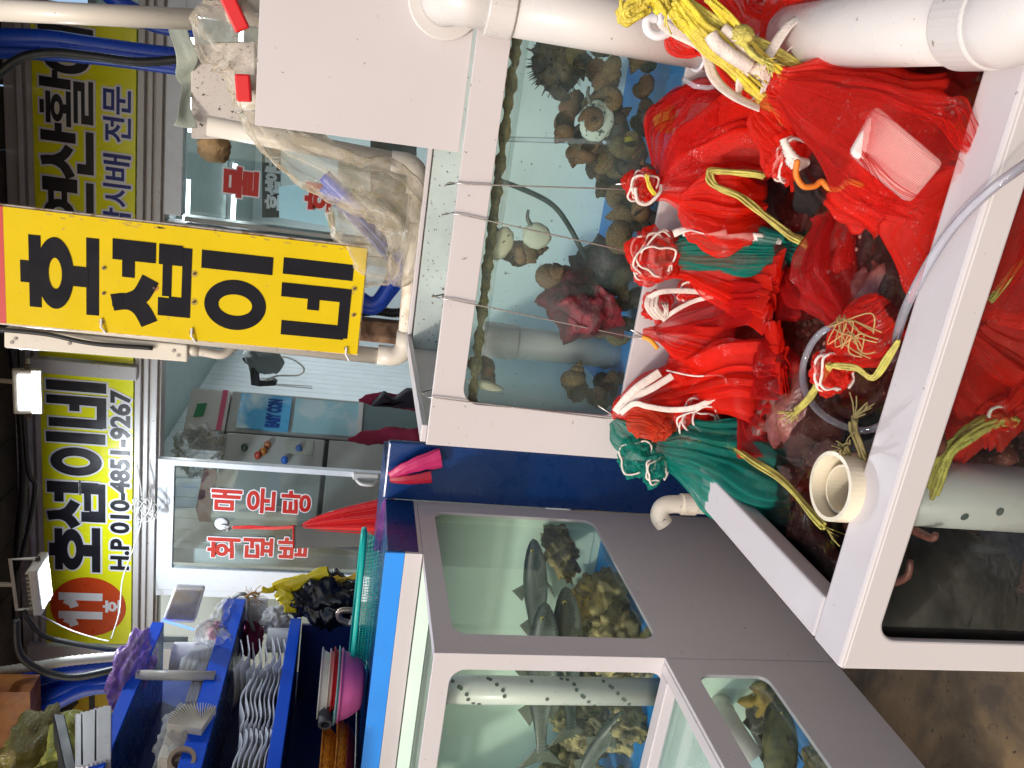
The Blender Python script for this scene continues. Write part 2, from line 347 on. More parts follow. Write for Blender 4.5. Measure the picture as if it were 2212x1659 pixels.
# ---- ground
m = mat('wet_concrete', (.16, .105, .05), .42, var=.45, vscale=5, bump=.8, bscale=45, speck=.9, speckcol=(.03, .02, .012), col2=(.045, .032, .022), c2scale=6, c2lo=.42, c2hi=.66)
tag(link('ground', MB().grid(lambda u, v: Vector((-60+120*u, -60+120*v, .006*noise.noise(Vector((u*400, v*400, 0))))), 60, 60), m), kind='structure')
# ---- canopy over the aisle
SOFF = mat('dark_soffit', (.045, .035, .03), .7, var=.3, bump=.3, bscale=20)
can = thing('canopy', 'dark boarded canopy ceiling above the shop signs', 'canopy', (-1, 3, 3.25))
mb = MB()
for i in range(30): mb.box(-5.5+i*.3, -5.5+i*.3+.29, 2.5, 4.55, 3.25+.002*(i % 2), 3.30)
link('soffit_board', mb, SOFF, can)
link('canopy_beam', MB().box(-5.5, 3.4, 3.3, 3.45, 3.10, 3.248), SOFF, can)
link('canopy_beam', MB().box(-5.5, 3.4, 2.51, 2.60, 3.12, 3.248), SOFF, can)
# ---- side wall on the right, added mostly out of view to block light
stall = thing('stall_wall', 'grey panel wall of the next stall at the right edge', 'wall', (1.45, 2, 0))
link('wall', MB().box(1.45, 1.5, -.6, 4.4, 0, 3.24), mat('stall_grey', (.30, .27, .27), .6, var=.1), stall)
# ---- shop front
FY = 4.4
shop = thing('shop_building', 'white framed shopfront with sliding glass door below yellow signs', 'building', (-1.5, FY, 0))
WALL = mat('shopfront_cladding', (.50, .46, .44), .45, var=.06, speck=.4)
zb = P(293, 650, Y=FY).z; zt = P(86, 800, Y=FY).z
lint_z = P(343.7, 984, Y=FY).z
xdr = P(345, 984, Y=FY).x; xdl = P(345, 1264, Y=FY).x
# fascia around and above the sign boxes
mb = MB(); mb.box(-5.2, 1.45, FY+.02, FY+.12, zt, 3.245); mb.box(-5.2, 1.45, FY+.02, FY+.12, lint_z, zb)
link('fascia', mb, WALL, shop, bevel=.004)
mb = MB()
for z, d, h in ((zb-.018, .035, .03), (zb-.058, .02, .022), (lint_z+.03, .03, .03), (zt+.012, .03, .03), (zt+.06, .02, .025)): mb.box(-5.2, 1.44, FY+.02-d, FY+.018, z-h/2, z+h/2)
link('frame_rail', mb, ALU, shop, bevel=.003)
for ym in (792, 30): X0, X1, _, _ = rect(90, 290, ym+16, ym-14, FY); link('mullion', MB().box(X0, X1, FY-.05, FY+.1, zb-.02, zt+.03), ALU, shop, bevel=.004)
X0, X1, _, _ = rect(90, 290, 1480, 1392, FY); link('mullion', MB().box(X0, X1, FY-.03, FY+.1, zb-.3, zt+.1), ALU, shop, bevel=.004)
# door posts, window jambs
xw = P(560, 1268, Y=FY).x
xj = P(500, 515, Y=FY).x; xj2 = P(500, 480, Y=FY).x
link('door_post', MB().box(xw-.07, xw, FY-.02, FY+.12, 0, lint_z), UPVC, shop, bevel=.004); link('door_post', MB().box(xw-1.6, xw-1.5, FY-.02, FY+.12, 0, lint_z), UPVC, shop, bevel=.004)
JAMB = mat('grey_green_frame', (.36, .40, .39), .35, var=.05)
mb = MB(); mb.box(xj, xj+.05, FY-.02, FY+.12, 0, lint_z); mb.box(xj+.06, xj2, FY, FY+.1, 0, lint_z-.1); mb.box(xj-.06, xj-.01, FY+.01, FY+.1, 0, lint_z)
link('window_jamb', mb, JAMB, shop, bevel=.003)
wz = P(398, 250, Y=FY).z
link('window_head', MB().box(xj2, 1.44, FY-.01, FY+.1, wz, lint_z), UPVC, shop, bevel=.004)
link('window_stile', MB().box(.35, .43, FY-.005, FY+.09, 0, wz), UPVC, shop, bevel=.004)
link('window_pane', MB().box(xj2, .35, FY+.04, FY+.046, 0, wz), GLASS, shop)
link('window_pane', MB().box(.43, 1.44, FY+.04, FY+.046, 0, wz), GLASS, shop)
link('window_pane', MB().box(xw-1.5, xw-.07, FY+.04, FY+.046, 0, lint_z), GLASS, shop)
link('side_wall', MB().box(-5.2, xw-1.6, FY, FY+.12, 0, lint_z), WALL, shop)
# red window lettering
def outline(o, g):      # pale border: the same letters cut again, spread by g in every direction
    me = o.data; vs = [tuple(v.co) for v in me.vertices]; fs = [tuple(p.vertices) for p in me.polygons]; V = []; F = []
    for k in range(12):
        a = k*math.pi/6; b = len(V); V += [(v[0]+g*math.cos(a), v[1]-.00004*k, v[2]+g*math.sin(a)) for v in vs]; F += [tuple(b+i for i in f) for f in fs]
    m2 = bpy.data.meshes.new(me.name); m2.from_pydata(V, [], F); m2.update(); m2.materials.append(me.materials[0]); o.data = m2
def two(name, body, box, Y, parent, m1, m2, g=.006, bold=.004, keep=False):
    X0, X1, Z0, Z1 = rect(*box, Y)
    if m2: outline(fonttext(name, body, (X0, Y, Z0), (1, 0, 0), (0, 0, 1), (0, -1, 0), X1-X0, Z1-Z0, m2, parent, lift=0, bold=bold), g)
    fonttext(name, body, (X0, Y, Z0), (1, 0, 0), (0, 0, 1), (0, -1, 0), X1-X0, Z1-Z0, m1, parent, lift=.0015, bold=bold)
two('lettering', '물', (486, 556, 425, 364), FY+.036, shop, REDL, WHT, .008, .007)
two('lettering', '회', (661, 727, 454, 400), FY+.036, shop, REDL, WHT, .008, .007)
# interior shell
INW = mat('interior_wall', (.56, .61, .63), .5, var=.04)
ix = -2.62; link('interior_wall', MB().box(ix-.1, ix, FY+.13, 10.5, 0, 2.86), INW, shop)
mb = MB()
for i in range(40): mb.box(ix+.001, ix+.006, FY+.2+i*.15, FY+.2+i*.15+.143, 0, 2.86)
link('wall_cladding', mb, INW, shop)
link('interior_wall', MB().box(ix-.1, 1.5, 10.5, 10.6, 0, 2.86), INW, shop)
link('interior_wall', MB().box(1.5, 1.6, FY+.13, 10.6, 0, 2.86), INW, shop)
link('ceiling', MB().box(ix-.1, 1.6, FY+.13, 10.6, 2.86, 2.9), mat('interior_ceiling', (.30, .38, .37), .6, var=.05), shop)
link('shop_floor', MB().box(ix-.1, 1.6, FY+.13, 10.6, .01, .05), mat('shop_floor', (.3, .3, .28), .4), shop)
# left back compartment wall behind the shelf corner
link('interior_wall', MB().box(-5.2, ix-.1, 5.6, 5.7, 0, 2.86), INW, shop)
# ceiling tubes (lit)
TUBE = mat('lit_tube', (1, 1, 1), .4, emit=(.85, .95, 1), estr=9)
for k, (x, y, L_) in enumerate(((-1.2, 6.4, .6), (.3, 6.4, .6), (-1.2, 8.6, .6), (.3, 8.6, .6))):
    t = thing('ceiling_lamp', ['lit tube lamp inside the shop nearest the open doorway', 'lit tube lamp inside the shop behind the right window', 'lit tube lamp deep inside the shop on the doorway side', 'lit tube lamp deep inside the shop behind the right window'][k], 'lamp', (x, y, 2.86), 'tube lamps on the shop ceiling')
    link('lamp_base', MB().box(x-L_, x+L_, y-.04, y+.04, 2.82, 2.858), WHT, t); link('lamp_tube', MB().tube([(x-L_+.02, y, 2.795), (x+L_-.02, y, 2.795)], .016, 10), TUBE, t, smooth=True)
    ld = bpy.data.lights.new('lamp_light', 'AREA'); ld.shape = 'RECTANGLE'; ld.size = 1.1; ld.size_y = .05; ld.energy = 24; ld.color = (.92, .97, 1); lo = bpy.data.objects.new('lamp_light', ld); COL.objects.link(lo); lo.location = (x, y, 2.77); parent_to(lo, t)
# sliding door
door = thing('sliding_door', 'white framed sliding glass door with red menu lettering', 'door', (-2.3, FY-.03, 0))
gx0, gx1, _, gz1 = rect(374, 800, 1233, 1017, FY-.03)
mb = MB(); DA = xdr-xdl; holed(mb, (xdl, FY-.045, .08), (1, 0, 0), (0, 0, 1), (0, .04, 0), DA, lint_z-.085, (gx0-xdl, gx1-xdl, .15, P(374, 1125, Y=FY-.045).z-.08), r=.006, n=2)
link('door_frame', mb, UPVC, door, bevel=.004)
link('door_pane', MB().box(gx0-.01, gx1+.01, FY-.03, FY-.024, .2, gz1+.02), GLASS, door)
hx = P(790, 1028, Y=FY-.05)
hd = link('handle', MB().obox(hx+Vector((0, -.008, 0)), (.022, 0, 0), (0, .012, 0), (0, 0, .075)), mat('handle_grey', (.5, .5, .5), .3), door, bevel=.006)
link('grip', MB().tube(smoothpath([hx+Vector((-.02, -.02, .05)), hx+Vector((-.03, -.05, .02)), hx+Vector((-.03, -.05, -.04)), hx+Vector((-.02, -.02, -.07))], 5), .011, 8), ALU, hd, smooth=True)
for s, bx in (('매', (458, 521, 1101, 1059)), ('운', (535, 593, 1107, 1056)), ('탕', (609, 670, 1108, 1062)), ('회', (450, 517, 1204, 1163)), ('덮', (527, 588, 1204, 1163)), ('밥', (602, 662, 1205, 1163))):
    two('lettering', s, bx, FY-.034, door, REDL, WHT, .006, .005)
# ---- lit sign boxes on the fascia
def signbox(label, yL, yR, Y=FY):
    X0, X1, Z0, Z1 = rect(88, 292, yL, yR, Y)
    t = thing('shop_sign', label, 'sign', ((X0+X1)/2, Y, zb))
    link('sign_panel', MB().box(X0, X1, Y-.02, Y+.02, zb+.003, zt-.006), YEL2, t)
    return t
def put(t, items, Y, main, outl, g=.010):
    for box, fn in items:
        X0, X1, Z0, Z1 = rect(*box, Y)
        for gg, mm, l in (((g, outl, 0),) if outl else ()) + ((0, main, .0035),):
            G = Glyphs((0, Y-l, 0), (1, 0, 0), (0, 0, 1), (0, -1, 0), g=gg); G.cell(X0, X1, Z0, Z1); getattr(G, fn)(); link('lettering', G.mb, mm, t)
SY = FY-.021
s1 = signbox('yellow shop sign with red disc numbered 11 and phone number', 1385, 808)
put(s1, (((107, 217, 1234, 1138), 'ho'), ((103, 228, 1139, 1041), 'seop'), ((101, 228, 1027, 935), 'i'), ((101, 230, 923, 824), 'ne')), SY, INK, WHT)
X0, X1, Z0, Z1 = rect(240, 279, 1229, 846, SY)
outline(fonttext('phone_number', 'H.P 010-4851-9267', (X0, SY, Z0), (1, 0, 0), (0, 0, 1), (0, -1, 0), X1-X0, Z1-Z0, WHT, s1, bold=.005), .011)
fonttext('phone_number', 'H.P 010-4851-9267', (X0, SY, Z0), (1, 0, 0), (0, 0, 1), (0, -1, 0), X1-X0, Z1-Z0, INK, s1, lift=.002, bold=.005)
X0, X1, Z0, Z1 = rect(109, 272, 1373, 1247, SY)
disc = [((X0+X1)/2+(X1-X0)/2*math.cos(a*math.pi/32), SY, (Z0+Z1)/2+(Z1-Z0)/2*math.sin(a*math.pi/32)) for a in range(64)]
d = link('red_disc', MB().slab(disc, (0, -.002, 0)), mat('disc_red', (.62, .06, .01), .3), s1)
for yl, yr in ((1311, 1280), (1351, 1320)):
    X0, X1, Z0, Z1 = rect(127, 222, yl, yr, SY); G = Glyphs((0, SY-.003, 0), (1, 0, 0), (0, 0, 1), (0, -1, 0)); G.cell(X0, X1, Z0, Z1); G.bar(.48, 0, 1, 1); G.leg([(.5, .86), (.3, .70), (0, .64)], .5); link('numeral', G.mb, WHT, d)
two('lettering', '호', (224, 259, 1323, 1297), SY-.003, d, WHT, None, bold=.004)
s2 = signbox('yellow shop sign on the right with large black lettering and blue line below', 775, 44)
put(s2, (((93, 203, 490, 386), 'yeon'), ((89, 203, 385, 275), 'san'), ((86, 202, 274, 164), 'hwal'), ((83, 202, 159, 56), 'eo')), SY, INK, WHT)
for s, bx in (('문', (224, 282, 246, 188)), ('전', (224, 282, 306, 254)), ('배', (224, 282, 389, 335)), ('시', (224, 282, 445, 399)), ('낚', (224, 282, 505, 451))):
    two('lettering', s, bx, SY, s2, INKB, WHT, .010, .0025)
Y3 = FY-.03
s3 = thing('shop_sign', 'dim yellow sign with black letters behind the blue hoses at far left', 'sign', (-3.9, FY, zb))
X0, X1, Z0, Z1 = rect(100, 245, 1658, 1486, FY)
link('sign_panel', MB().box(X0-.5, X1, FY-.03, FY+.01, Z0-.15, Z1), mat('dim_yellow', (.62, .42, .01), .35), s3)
for fn, bx in (('jeon', (120, 205, 1558, 1484)), ('si', (120, 205, 1620, 1570)), ('san', (120, 205, 1690, 1632))):
    A, B, C_, D = rect(*bx, Y3-.002); G = Glyphs((0, Y3-.002, 0), (1, 0, 0), (0, 0, 1), (0, -1, 0)); G.cell(A, B, C_, D); getattr(G, fn)(); link('lettering', G.mb, INK, s3)
# wooden beam at far upper left; an off-screen lamp's glow put into its colour
WOOD = mat('orange_wood', (.46, .17, .03), .45, col2=(.28, .08, .015), c2scale=5, bump=.3, bscale=20)
a = P(20, 1600, Y=3.2); link_o = link('wooden_beam', MB().box(a.x-.6, a.x+.26, 3.2, 3.32, a.z-.09, a.z+.3), WOOD, origin=(a.x, 3.25, a.z)); tag(link_o, 'orange brown wooden beam at the far upper left corner', 'beam')
# ================================================================== TANKS
EXX, EYY, EZZ = (1, 0, 0), (0, 1, 0), (0, 0, 1)
BFLOOR = mat('blue_tank_floor', (.01, .22, .62), .4, var=.15)
# ---- tall fish tank (left)
T1 = thing('fish_tank', 'tall white fish tank with two rounded windows holding mullet', 'fish tank', (-1.9, 2.2, 0))
LX = -2.75; th = .012; yb = 2.735; yf = 1.821; zt1 = 1.208
mb = MB(); holed(mb, (XS, yf, .0), EYY, EZZ, (-th, 0, 0), yb-yf, zt1, (.089, .835, .537, 1.149), r=.045)
link('side_panel', mb, WHITE, T1, bevel=.0015)
mb = MB(); holed(mb, (LX, yf-.002, .30), EXX, EZZ, (0, th, 0), XS+.001-LX, zt1-.30+.001, (.12, -1.388-LX, .535-.30, 1.157-.30), r=.045)
link('front_panel', mb, WHITE, T1, bevel=.0015)
link('side_glass', MB().box(XS-.022, XS-.016, yf+.03, yb-.01, .5, 1.17), TGLASS, T1)
link('front_glass', MB().box(LX+.02, XS-.03, yf+.014, yf+.020, .5, 1.17), TGLASS, T1)
mb = MB(); mb.box(LX, XS-.013, yb-.03, yb-.01, .0, 1.19); mb.box(LX, LX+.012, yf+.02, yb-.03, 0, 1.19)
mb.box(LX+.012, XS-.024, 2.70, 2.704, .5, 1.19); mb.box(LX+.012, XS-.024, 2.333, 2.337, 1.16, 1.2055)
link('inner_wall', mb, WHITE_W, T1)
link('tank_floor', MB().box(LX+.012, XS-.024, yf+.022, 2.70, .45, .47), BFLOOR, T1)
mb = MB(); mb.box(XS-.04, XS-.013, yf+.013, 2.34, zt1-.03, zt1-.002); mb.box(LX, XS-.041, yf+.0125, yf+.035, zt1-.028, zt1-.003)
link('rim', mb, WHITE, T1, bevel=.001)
mb = MB(); mb.box(LX, XS, 2.342, 2.36, zt1+.001, 1.267)
link('back_rim', mb, WHITE, T1, bevel=.001)
link('back_rim', MB().box(XS-.012, XS-.0005, 2.361, yb, zt1+.001, 1.222), WHITE, T1, bevel=.001)
WAT = glassmat('tank_water', (.97, .99, .98), .35, .01, dirtcol=(.7, .85, .75))
tag(link('water', MB().box(LX+.02, XS-.026, yf+.024, 2.695, 1.15, 1.158), WAT), kind='structure')
# blue counter top behind the tall tank
CT = thing('counter', 'blue counter box behind the tall fish tank', 'counter', (-2, 2.5, 1.2))
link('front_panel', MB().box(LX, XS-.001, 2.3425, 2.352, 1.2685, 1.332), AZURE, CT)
link('side_panel', MB().box(XS-.008, XS+.0005, 2.353, yb+.0, 1.223, 1.325), NAVY, CT)  # same blue box, side shade put into the darker colour
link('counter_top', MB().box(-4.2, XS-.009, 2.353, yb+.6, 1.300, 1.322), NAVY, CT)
# translucent sheet edge
# ---- low front-left tank
T2 = thing('fish_tank', 'low white tank with slanted window holding scorpionfish', 'fish tank', (-1.7, 1.6, 0))
y0 = .95; zr2 = .545
mb = MB(); holed(mb, (XS+.001, y0, 0), EYY, EZZ, (-th, 0, 0), yf-.004-y0, zr2, (.10, 1.748-y0, .262, .474), r=.035)
link('side_panel', mb, WHITE, T2, bevel=.0015)
link('side_glass', MB().box(XS-.022, XS-.014, y0+.01, yf-.01, .1, .5), TGLASS, T2)
mb = MB(); mb.box(XS-.048, XS-.0125, y0+.05, yf-.004, zr2-.035, zr2+.001); mb.box(LX, XS-.0125, y0, y0+.048, zr2-.035, zr2+.0012); mb.box(LX, XS-.049, yf-.052, yf-.0045, zr2-.035, zr2+.0008)
link('rim', mb, WHITE, T2, bevel=.003)
link('front_panel', MB().box(LX, XS-.0126, y0+.001, y0+.012, 0, zr2-.036), WHITE, T2)
link('tank_floor', MB().box(LX, XS-.023, y0+.013, yf-.006, .10, .12), BFLOOR, T2)
link('inner_wall', MB().box(LX, XS-.023, yf-.018, yf-.006, .12, .50), WHITE_W, T2)
tag(link('water', MB().box(LX+.02, XS-.026, y0+.02, yf-.02, .485, .490), WAT), kind='structure')
# ---- snail tank
SX0, SX1, SY0, SY1, SZ0, SZ1 = -.72, .95, 1.78, 2.69, .70, 1.305
T3 = thing('snail_tank', 'white open-topped snail tank with wide rounded window', 'snail tank', (0, 2.2, .7))
mb = MB(); holed(mb, (SX0, SY0, SZ0-.16), EXX, EZZ, (0, th, 0), SX1-SX0, SZ1-SZ0+.16, (.112, 1.55, .84-SZ0+.16, 1.232-SZ0+.16), r=.04)
link('front_panel', mb, WHITE, T3, bevel=.0015)
link('front_glass', MB().box(SX0+.03, SX1-.02, SY0+.013, SY0+.019, .80, 1.27), TGLASS2, T3)
mb = MB(); mb.box(SX0+.0005, SX0+.012, SY0+.013, SY1, SZ0, SZ1-.001); mb.box(SX0+.012, SX1, SY1-.012, SY1-.001, SZ0, SZ1-.001); mb.box(SX1-.012, SX1, SY0+.013, SY1-.013, SZ0, SZ1-.001)
link('outer_wall', mb, WHITE, T3, bevel=.001)
mb = MB(); mb.box(SX0+.001, SX0+.045, SY0+.014, SY1-.001, SZ1-.0005, SZ1+.014); mb.box(SX0+.046, SX1, SY1-.045, SY1-.0015, SZ1-.0005, SZ1+.0135)
link('rim', mb, WHITE, T3, bevel=.002)
STW = mat('grimy_tank_wall', (.46, .52, .50), .6, var=.15, vscale=5, speck=1.1, speckcol=(.10, .08, .06))
mb = MB(); mb.box(SX0+.10, SX1-.02, 2.36, 2.372, .78, 1.22); mb.box(SX0+.088, SX0+.10, SY0+.021, 2.372, .78, 1.22)
link('inner_wall', mb, mat('snail_tank_wall', (.74, .90, .88), .5, var=.12, vscale=3, speck=.5, speckcol=(.2, .22, .2)), T3)
mb = MB(); mb.box(SX0+.013, SX1-.013, 2.60, 2.612, 1.0, SZ1-.002); mb.box(SX0+.013, SX1-.013, 2.373, 2.60, 1.19, 1.20); mb.box(SX0+.0125, SX0+.087, SY0+.021, 2.372, 1.18, 1.19)
link('filter_shelf', mb, STW, T3)
link('tank_floor', MB().box(SX0+.1, SX1-.02, SY0+.021, 2.36, .79, .80), BFLOOR, T3)
mb = MB(); n = 240
for k in range(2):
    z = 1.232-.018
vs = []
ALG = mat('algae_crust', (.12, .09, .03), .9, var=.5, vscale=40, bump=1, bscale=120)
def alg(u, v):
    x = SX0+.10+u*1.45; z = 1.205 + .012*math.sin(u*3) + (v-.5)*(.022+.014*noise.noise(Vector((x*30, 0, 0)))) + .006*noise.noise(Vector((x*60, v*5, 2)))
    return Vector((x, SY0+.0215+.004*noise.noise(Vector((x*90, v*9, 4))), z))
link('algae_line', MB().grid(alg, 260, 5), ALG, T3)
tag(link('water', MB().box(SX0+.102, SX1-.022, SY0+.026, 2.358, 1.190, 1.196), WAT), kind='structure')
# ---- octopus tank
OX0, OX1, OY0, OY1, OZ = -.717, 1.05, .957, 2.66, .70
T4 = thing('octopus_tank', 'large low white tank full of netted octopus in the foreground', 'octopus tank', (0, 1.4, 0))
mb = MB(); holed(mb, (OX0, OY0, 0), EXX, EZZ, (0, th, 0), OX1-OX0, OZ-.006, (.055, 1.65, .12, .648), r=.035)
link('front_panel', mb, WHITE, T4, bevel=.004)
rw = .08
mb = MB(); mb.box(OX0+.001, OX1, OY0+.001, OY0+rw, OZ-.04, OZ); mb.box(OX0+.0012, OX0+rw, OY0+rw+.0005, SY0-.001, OZ-.04, OZ-.0006)
link('rim', mb, WHITE, T4, bevel=.005)
mb = MB(); mb.box(OX0+.0005, OX0+th, OY0+.013, OY1, 0, OZ-.041); mb.box(OX0+.02, OX1, OY1-.02, OY1, 0, OZ-.041); mb.box(OX0+.0008, SX0+.2, SY0+.013, OY1, OZ-.04, OZ-.001)
link('outer_wall', mb, WHITE, T4, bevel=.001)
link('front_glass', MB().box(OX0+.02, OX1-.02, OY0+.0135, OY0+.021, .08, .655), DGLASS, T4)
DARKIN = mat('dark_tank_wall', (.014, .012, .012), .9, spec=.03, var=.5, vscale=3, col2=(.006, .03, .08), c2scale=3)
mb = MB(); mb.box(OX0+.03, OX0+.04, OY0+.03, 2.0, .1, .655); mb.box(OX0+.04, OX1, 1.99, 2.0, .1, .655); mb.box(OX1-.02, OX1-.01, OY0+.03, 2.0, .1, OZ)
link('inner_wall', mb, DARKIN, T4)
link('tank_floor', MB().box(OX0+.03, OX1, OY0+.025, 2.0, .08, .10), mat('dark_blue_floor', (.01, .07, .25), .5, var=.3), T4)
def wsurf(u, v):
    x = OX0+.042+u*(OX1-.022-OX0-.042); y = OY0+.03+v*(SY0+.2-OY0-.03)
    return Vector((x, y, .652+.0022*noise.noise(Vector((x*9, y*9, 0)))+.0012*noise.noise(Vector((x*30, y*30, 3)))))
OWAT = glassmat('octopus_water', (.72, .64, .62), .85, .02, dirtcol=(.25, .16, .14))
tag(link('water', MB().grid(wsurf, 160, 110), OWAT, smooth=True), kind='structure')
# ---- navy partition behind the tanks
part = link('blue_partition', MB().box(XS+.001, -1.105, yb, yb+.03, 0, 1.337), NAVY, origin=(-1.2, yb, 0), bevel=.008)
tag(part, 'glossy navy blue partition between the white tanks', 'partition')
# ================================================================== THINGS ABOVE THE TANKS
BLK = mat('black_plastic', (.012, .012, .014), .45, var=.2)
BHOSE = mat('blue_hose', (.008, .06, .50), .3, var=.1)
def near(pts, n=6): return smoothpath(pts, n)
# ---- hanging yellow sign
HY = 2.70
hx0, hx1 = P(500, 725, Y=HY).x, P(500, 502, Y=HY).x
hz0 = P(783, 650, Y=HY).z; hz1 = P(-60, 570, Y=HY).z
hs = thing('hanging_sign', 'tall yellow hanging sign with four big black syllables and red top', 'sign', ((hx0+hx1)/2, HY, hz0))
# a rectangle in the photo that leans slightly: use its own measured corners
c_bl, c_br, c_tr, c_tl = P(775, 762, Y=HY), P(790, 540, Y=HY), P(12, 442, Y=HY), P(12, 701, Y=HY)
ez = ((c_tl-c_bl)+(c_tr-c_br)).normalized(); ex = ((c_br-c_bl)+(c_tr-c_tl)).normalized(); nrm = Vector((0, -1, 0))
W_ = ((c_br-c_bl).length+(c_tr-c_tl).length)/2; H_ = ((c_tl-c_bl).length+(c_tr-c_br).length)/2; o_ = (c_bl+c_br)/2-ex*W_/2
q = lambda a, b, l=0: o_+ex*a+ez*b+nrm*l
link('sign_board', MB().slab([q(0, 0), q(W_, 0), q(W_, H_), q(0, H_)], nrm*.006), YEL, hs)
link('red_panel', MB().slab([q(0, H_+.0005), q(W_, H_+.0005), q(W_, H_+.25), q(0, H_+.25)], nrm*.006), REDL, hs)
AGED = mat('aged_edge', (.62, .52, .44), .6, col2=(.30, .18, .08), c2scale=25, c2lo=.5, c2hi=.62, var=.1)
link('backing_board', MB().slab([q(-.004, -.004, -.0005), q(W_+.006, -.004, -.0005), q(W_+.006, H_+.26, -.0005), q(-.004, H_+.26, -.0005)], -nrm*.018), AGED, hs)
def inv(x, y):
    p = P(x, y, Y=HY-.006)-o_; return p.dot(ex), p.dot(ez)
for fn, (x0, x1, yl, yr) in (('ho', (43, 213, 668, 500)), ('seop', (242, 412, 700, 520)), ('i', (432, 585, 711, 545)), ('ne', (606, 757, 729, 563))):
    cx, cz = inv((x0+x1)/2, (yl+yr)/2); a0, _ = inv((x0+x1)/2, yl); a1, _ = inv((x0+x1)/2, yr); _, b0 = inv(x1, (yl+yr)/2); _, b1 = inv(x0, (yl+yr)/2)
    G = Glyphs(o_+nrm*.0062, ex, ez, nrm, t=.0008); w2 = abs(a1-a0)/2; h2 = abs(b1-b0)/2; G.cell(cx-w2, cx+w2, cz-h2, cz+h2); getattr(G, fn)(); link('lettering', G.mb, mat('vinyl_black', (.010, .010, .014), .65, spec=.12, var=.1), hs)
RUST = mat('rusty_screw', (.08, .05, .03), .6); STAIN = mat('glue_stain', (.50, .34, .02), .55, var=.2, vscale=60); RSTAIN = mat('rust_stain', (.52, .22, .01), .6, var=.3, vscale=60)
for (x, y, r, big) in ((223, 572, .008, 0), (223, 627, .006, 0), (332, 616, .014, 1), (418, 587, .012, 0), (418, 648, .012, 0), (219, 689, .011, 0), (414, 714, .010, 0), (764, 623, .011, 0), (763, 680, .009, 0), (747, 752, .008, 0)):
    a, b = inv(x, y)
    sc = link('screw', MB().tube([q(a, b, .0074), q(a, b, .012)], .0042, 10), RUST, hs)
    link('stain', MB().slab([q(a+r*(1+.25*noise.noise(Vector((k, x, y))))*math.cos(k*math.pi/10), b+r*(1+.25*noise.noise(Vector((k, x, y))))*math.sin(k*math.pi/10), .0060) for k in range(20)], nrm*.0005), RSTAIN if big else STAIN, sc)
for x, y in ((219, 705), (414, 725), (747, 765)):
    p = P(x, y, Y=HY-.01); link('cable_tie', MB().tube([p+Vector((.025, 0, 0)), p+Vector((0, -.006, 0)), p+Vector((-.02, 0, -.012)), p+Vector((-.022, .03, -.012))], .0035, 6), WHT, hs)
# aged streaks along the sign's right edge
mb = MB()
for k in range(26):
    b = random.random()*H_; a = W_-.002-random.random()*.012; l_ = .006+random.random()*.02
    mb.slab([q(a-.004, b, .0061), q(a, b+.002, .0061), q(a+.001, b+l_, .0061), q(a-.005, b+l_*.8, .0061)], nrm*.0003)
link('edge_wear', mb, STAIN, hs)
# ---- cream pipe frame carrying the sign
PY = 2.78
pf = thing('pipe_frame', 'cream plastic pipe loop under and beside the hanging sign', 'pipe', (-.6, PY, 1.3))
a = P(0, 722, Y=PY); b = P(880, 775, Y=PY); c = P(884, 440, Y=PY); d = P(868, 352, Y=PY); e = P(560, 325, Y=PY)
a.x = b.x+.0; 
link('pipe', MB().tube([Vector((b.x+.02, PY, 3.1)), Vector((b.x+.0, PY, b.z+.09))], .029, 20), PVC, pf, smooth=True)
def elbow(p, d1, d2, r, R_=.05, seg=20):
    d1 = Vector(d1); d2 = Vector(d2); pts = [p+d1*(R_+.045), p+d1*R_]
    for k in range(1, 8):
        t = k/8*math.pi/2; pts.append(p+d1*R_+d2*R_ - d1*R_*math.sin(t) - d2*R_*math.cos(t))
    return MB().tube(pts+[p+d2*R_, p+d2*(R_+.045)], r, seg)
c1 = Vector((b.x+.005, PY, b.z+.012)); pipex = Vector((1, 0, .0))
link('elbow', elbow(c1, (0, 0, 1), (1, 0, 0), .036), PVC, pf, smooth=True)
xr = d.x
link('pipe', MB().tube([c1+Vector((.05, 0, 0)), Vector((xr-.06, PY, c1.z+.02))], .029, 20), PVCDIRTY, pf, smooth=True)
link('elbow', elbow(Vector((xr, PY, c1.z+.02)), (0, 0, 1), (-1, 0, 0), .036), PVC, pf, smooth=True)
link('pipe', MB().tube([Vector((xr, PY, c1.z+.07)), Vector((xr+.03, PY-.05, 2.0))], .031, 20), PVC, pf, smooth=True)
link('collar', MB().tube([Vector((c.x-.10, PY, c1.z+.012)), Vector((c.x-.06, PY, c1.z+.013))], .033, 20), PVC, pf, smooth=True)
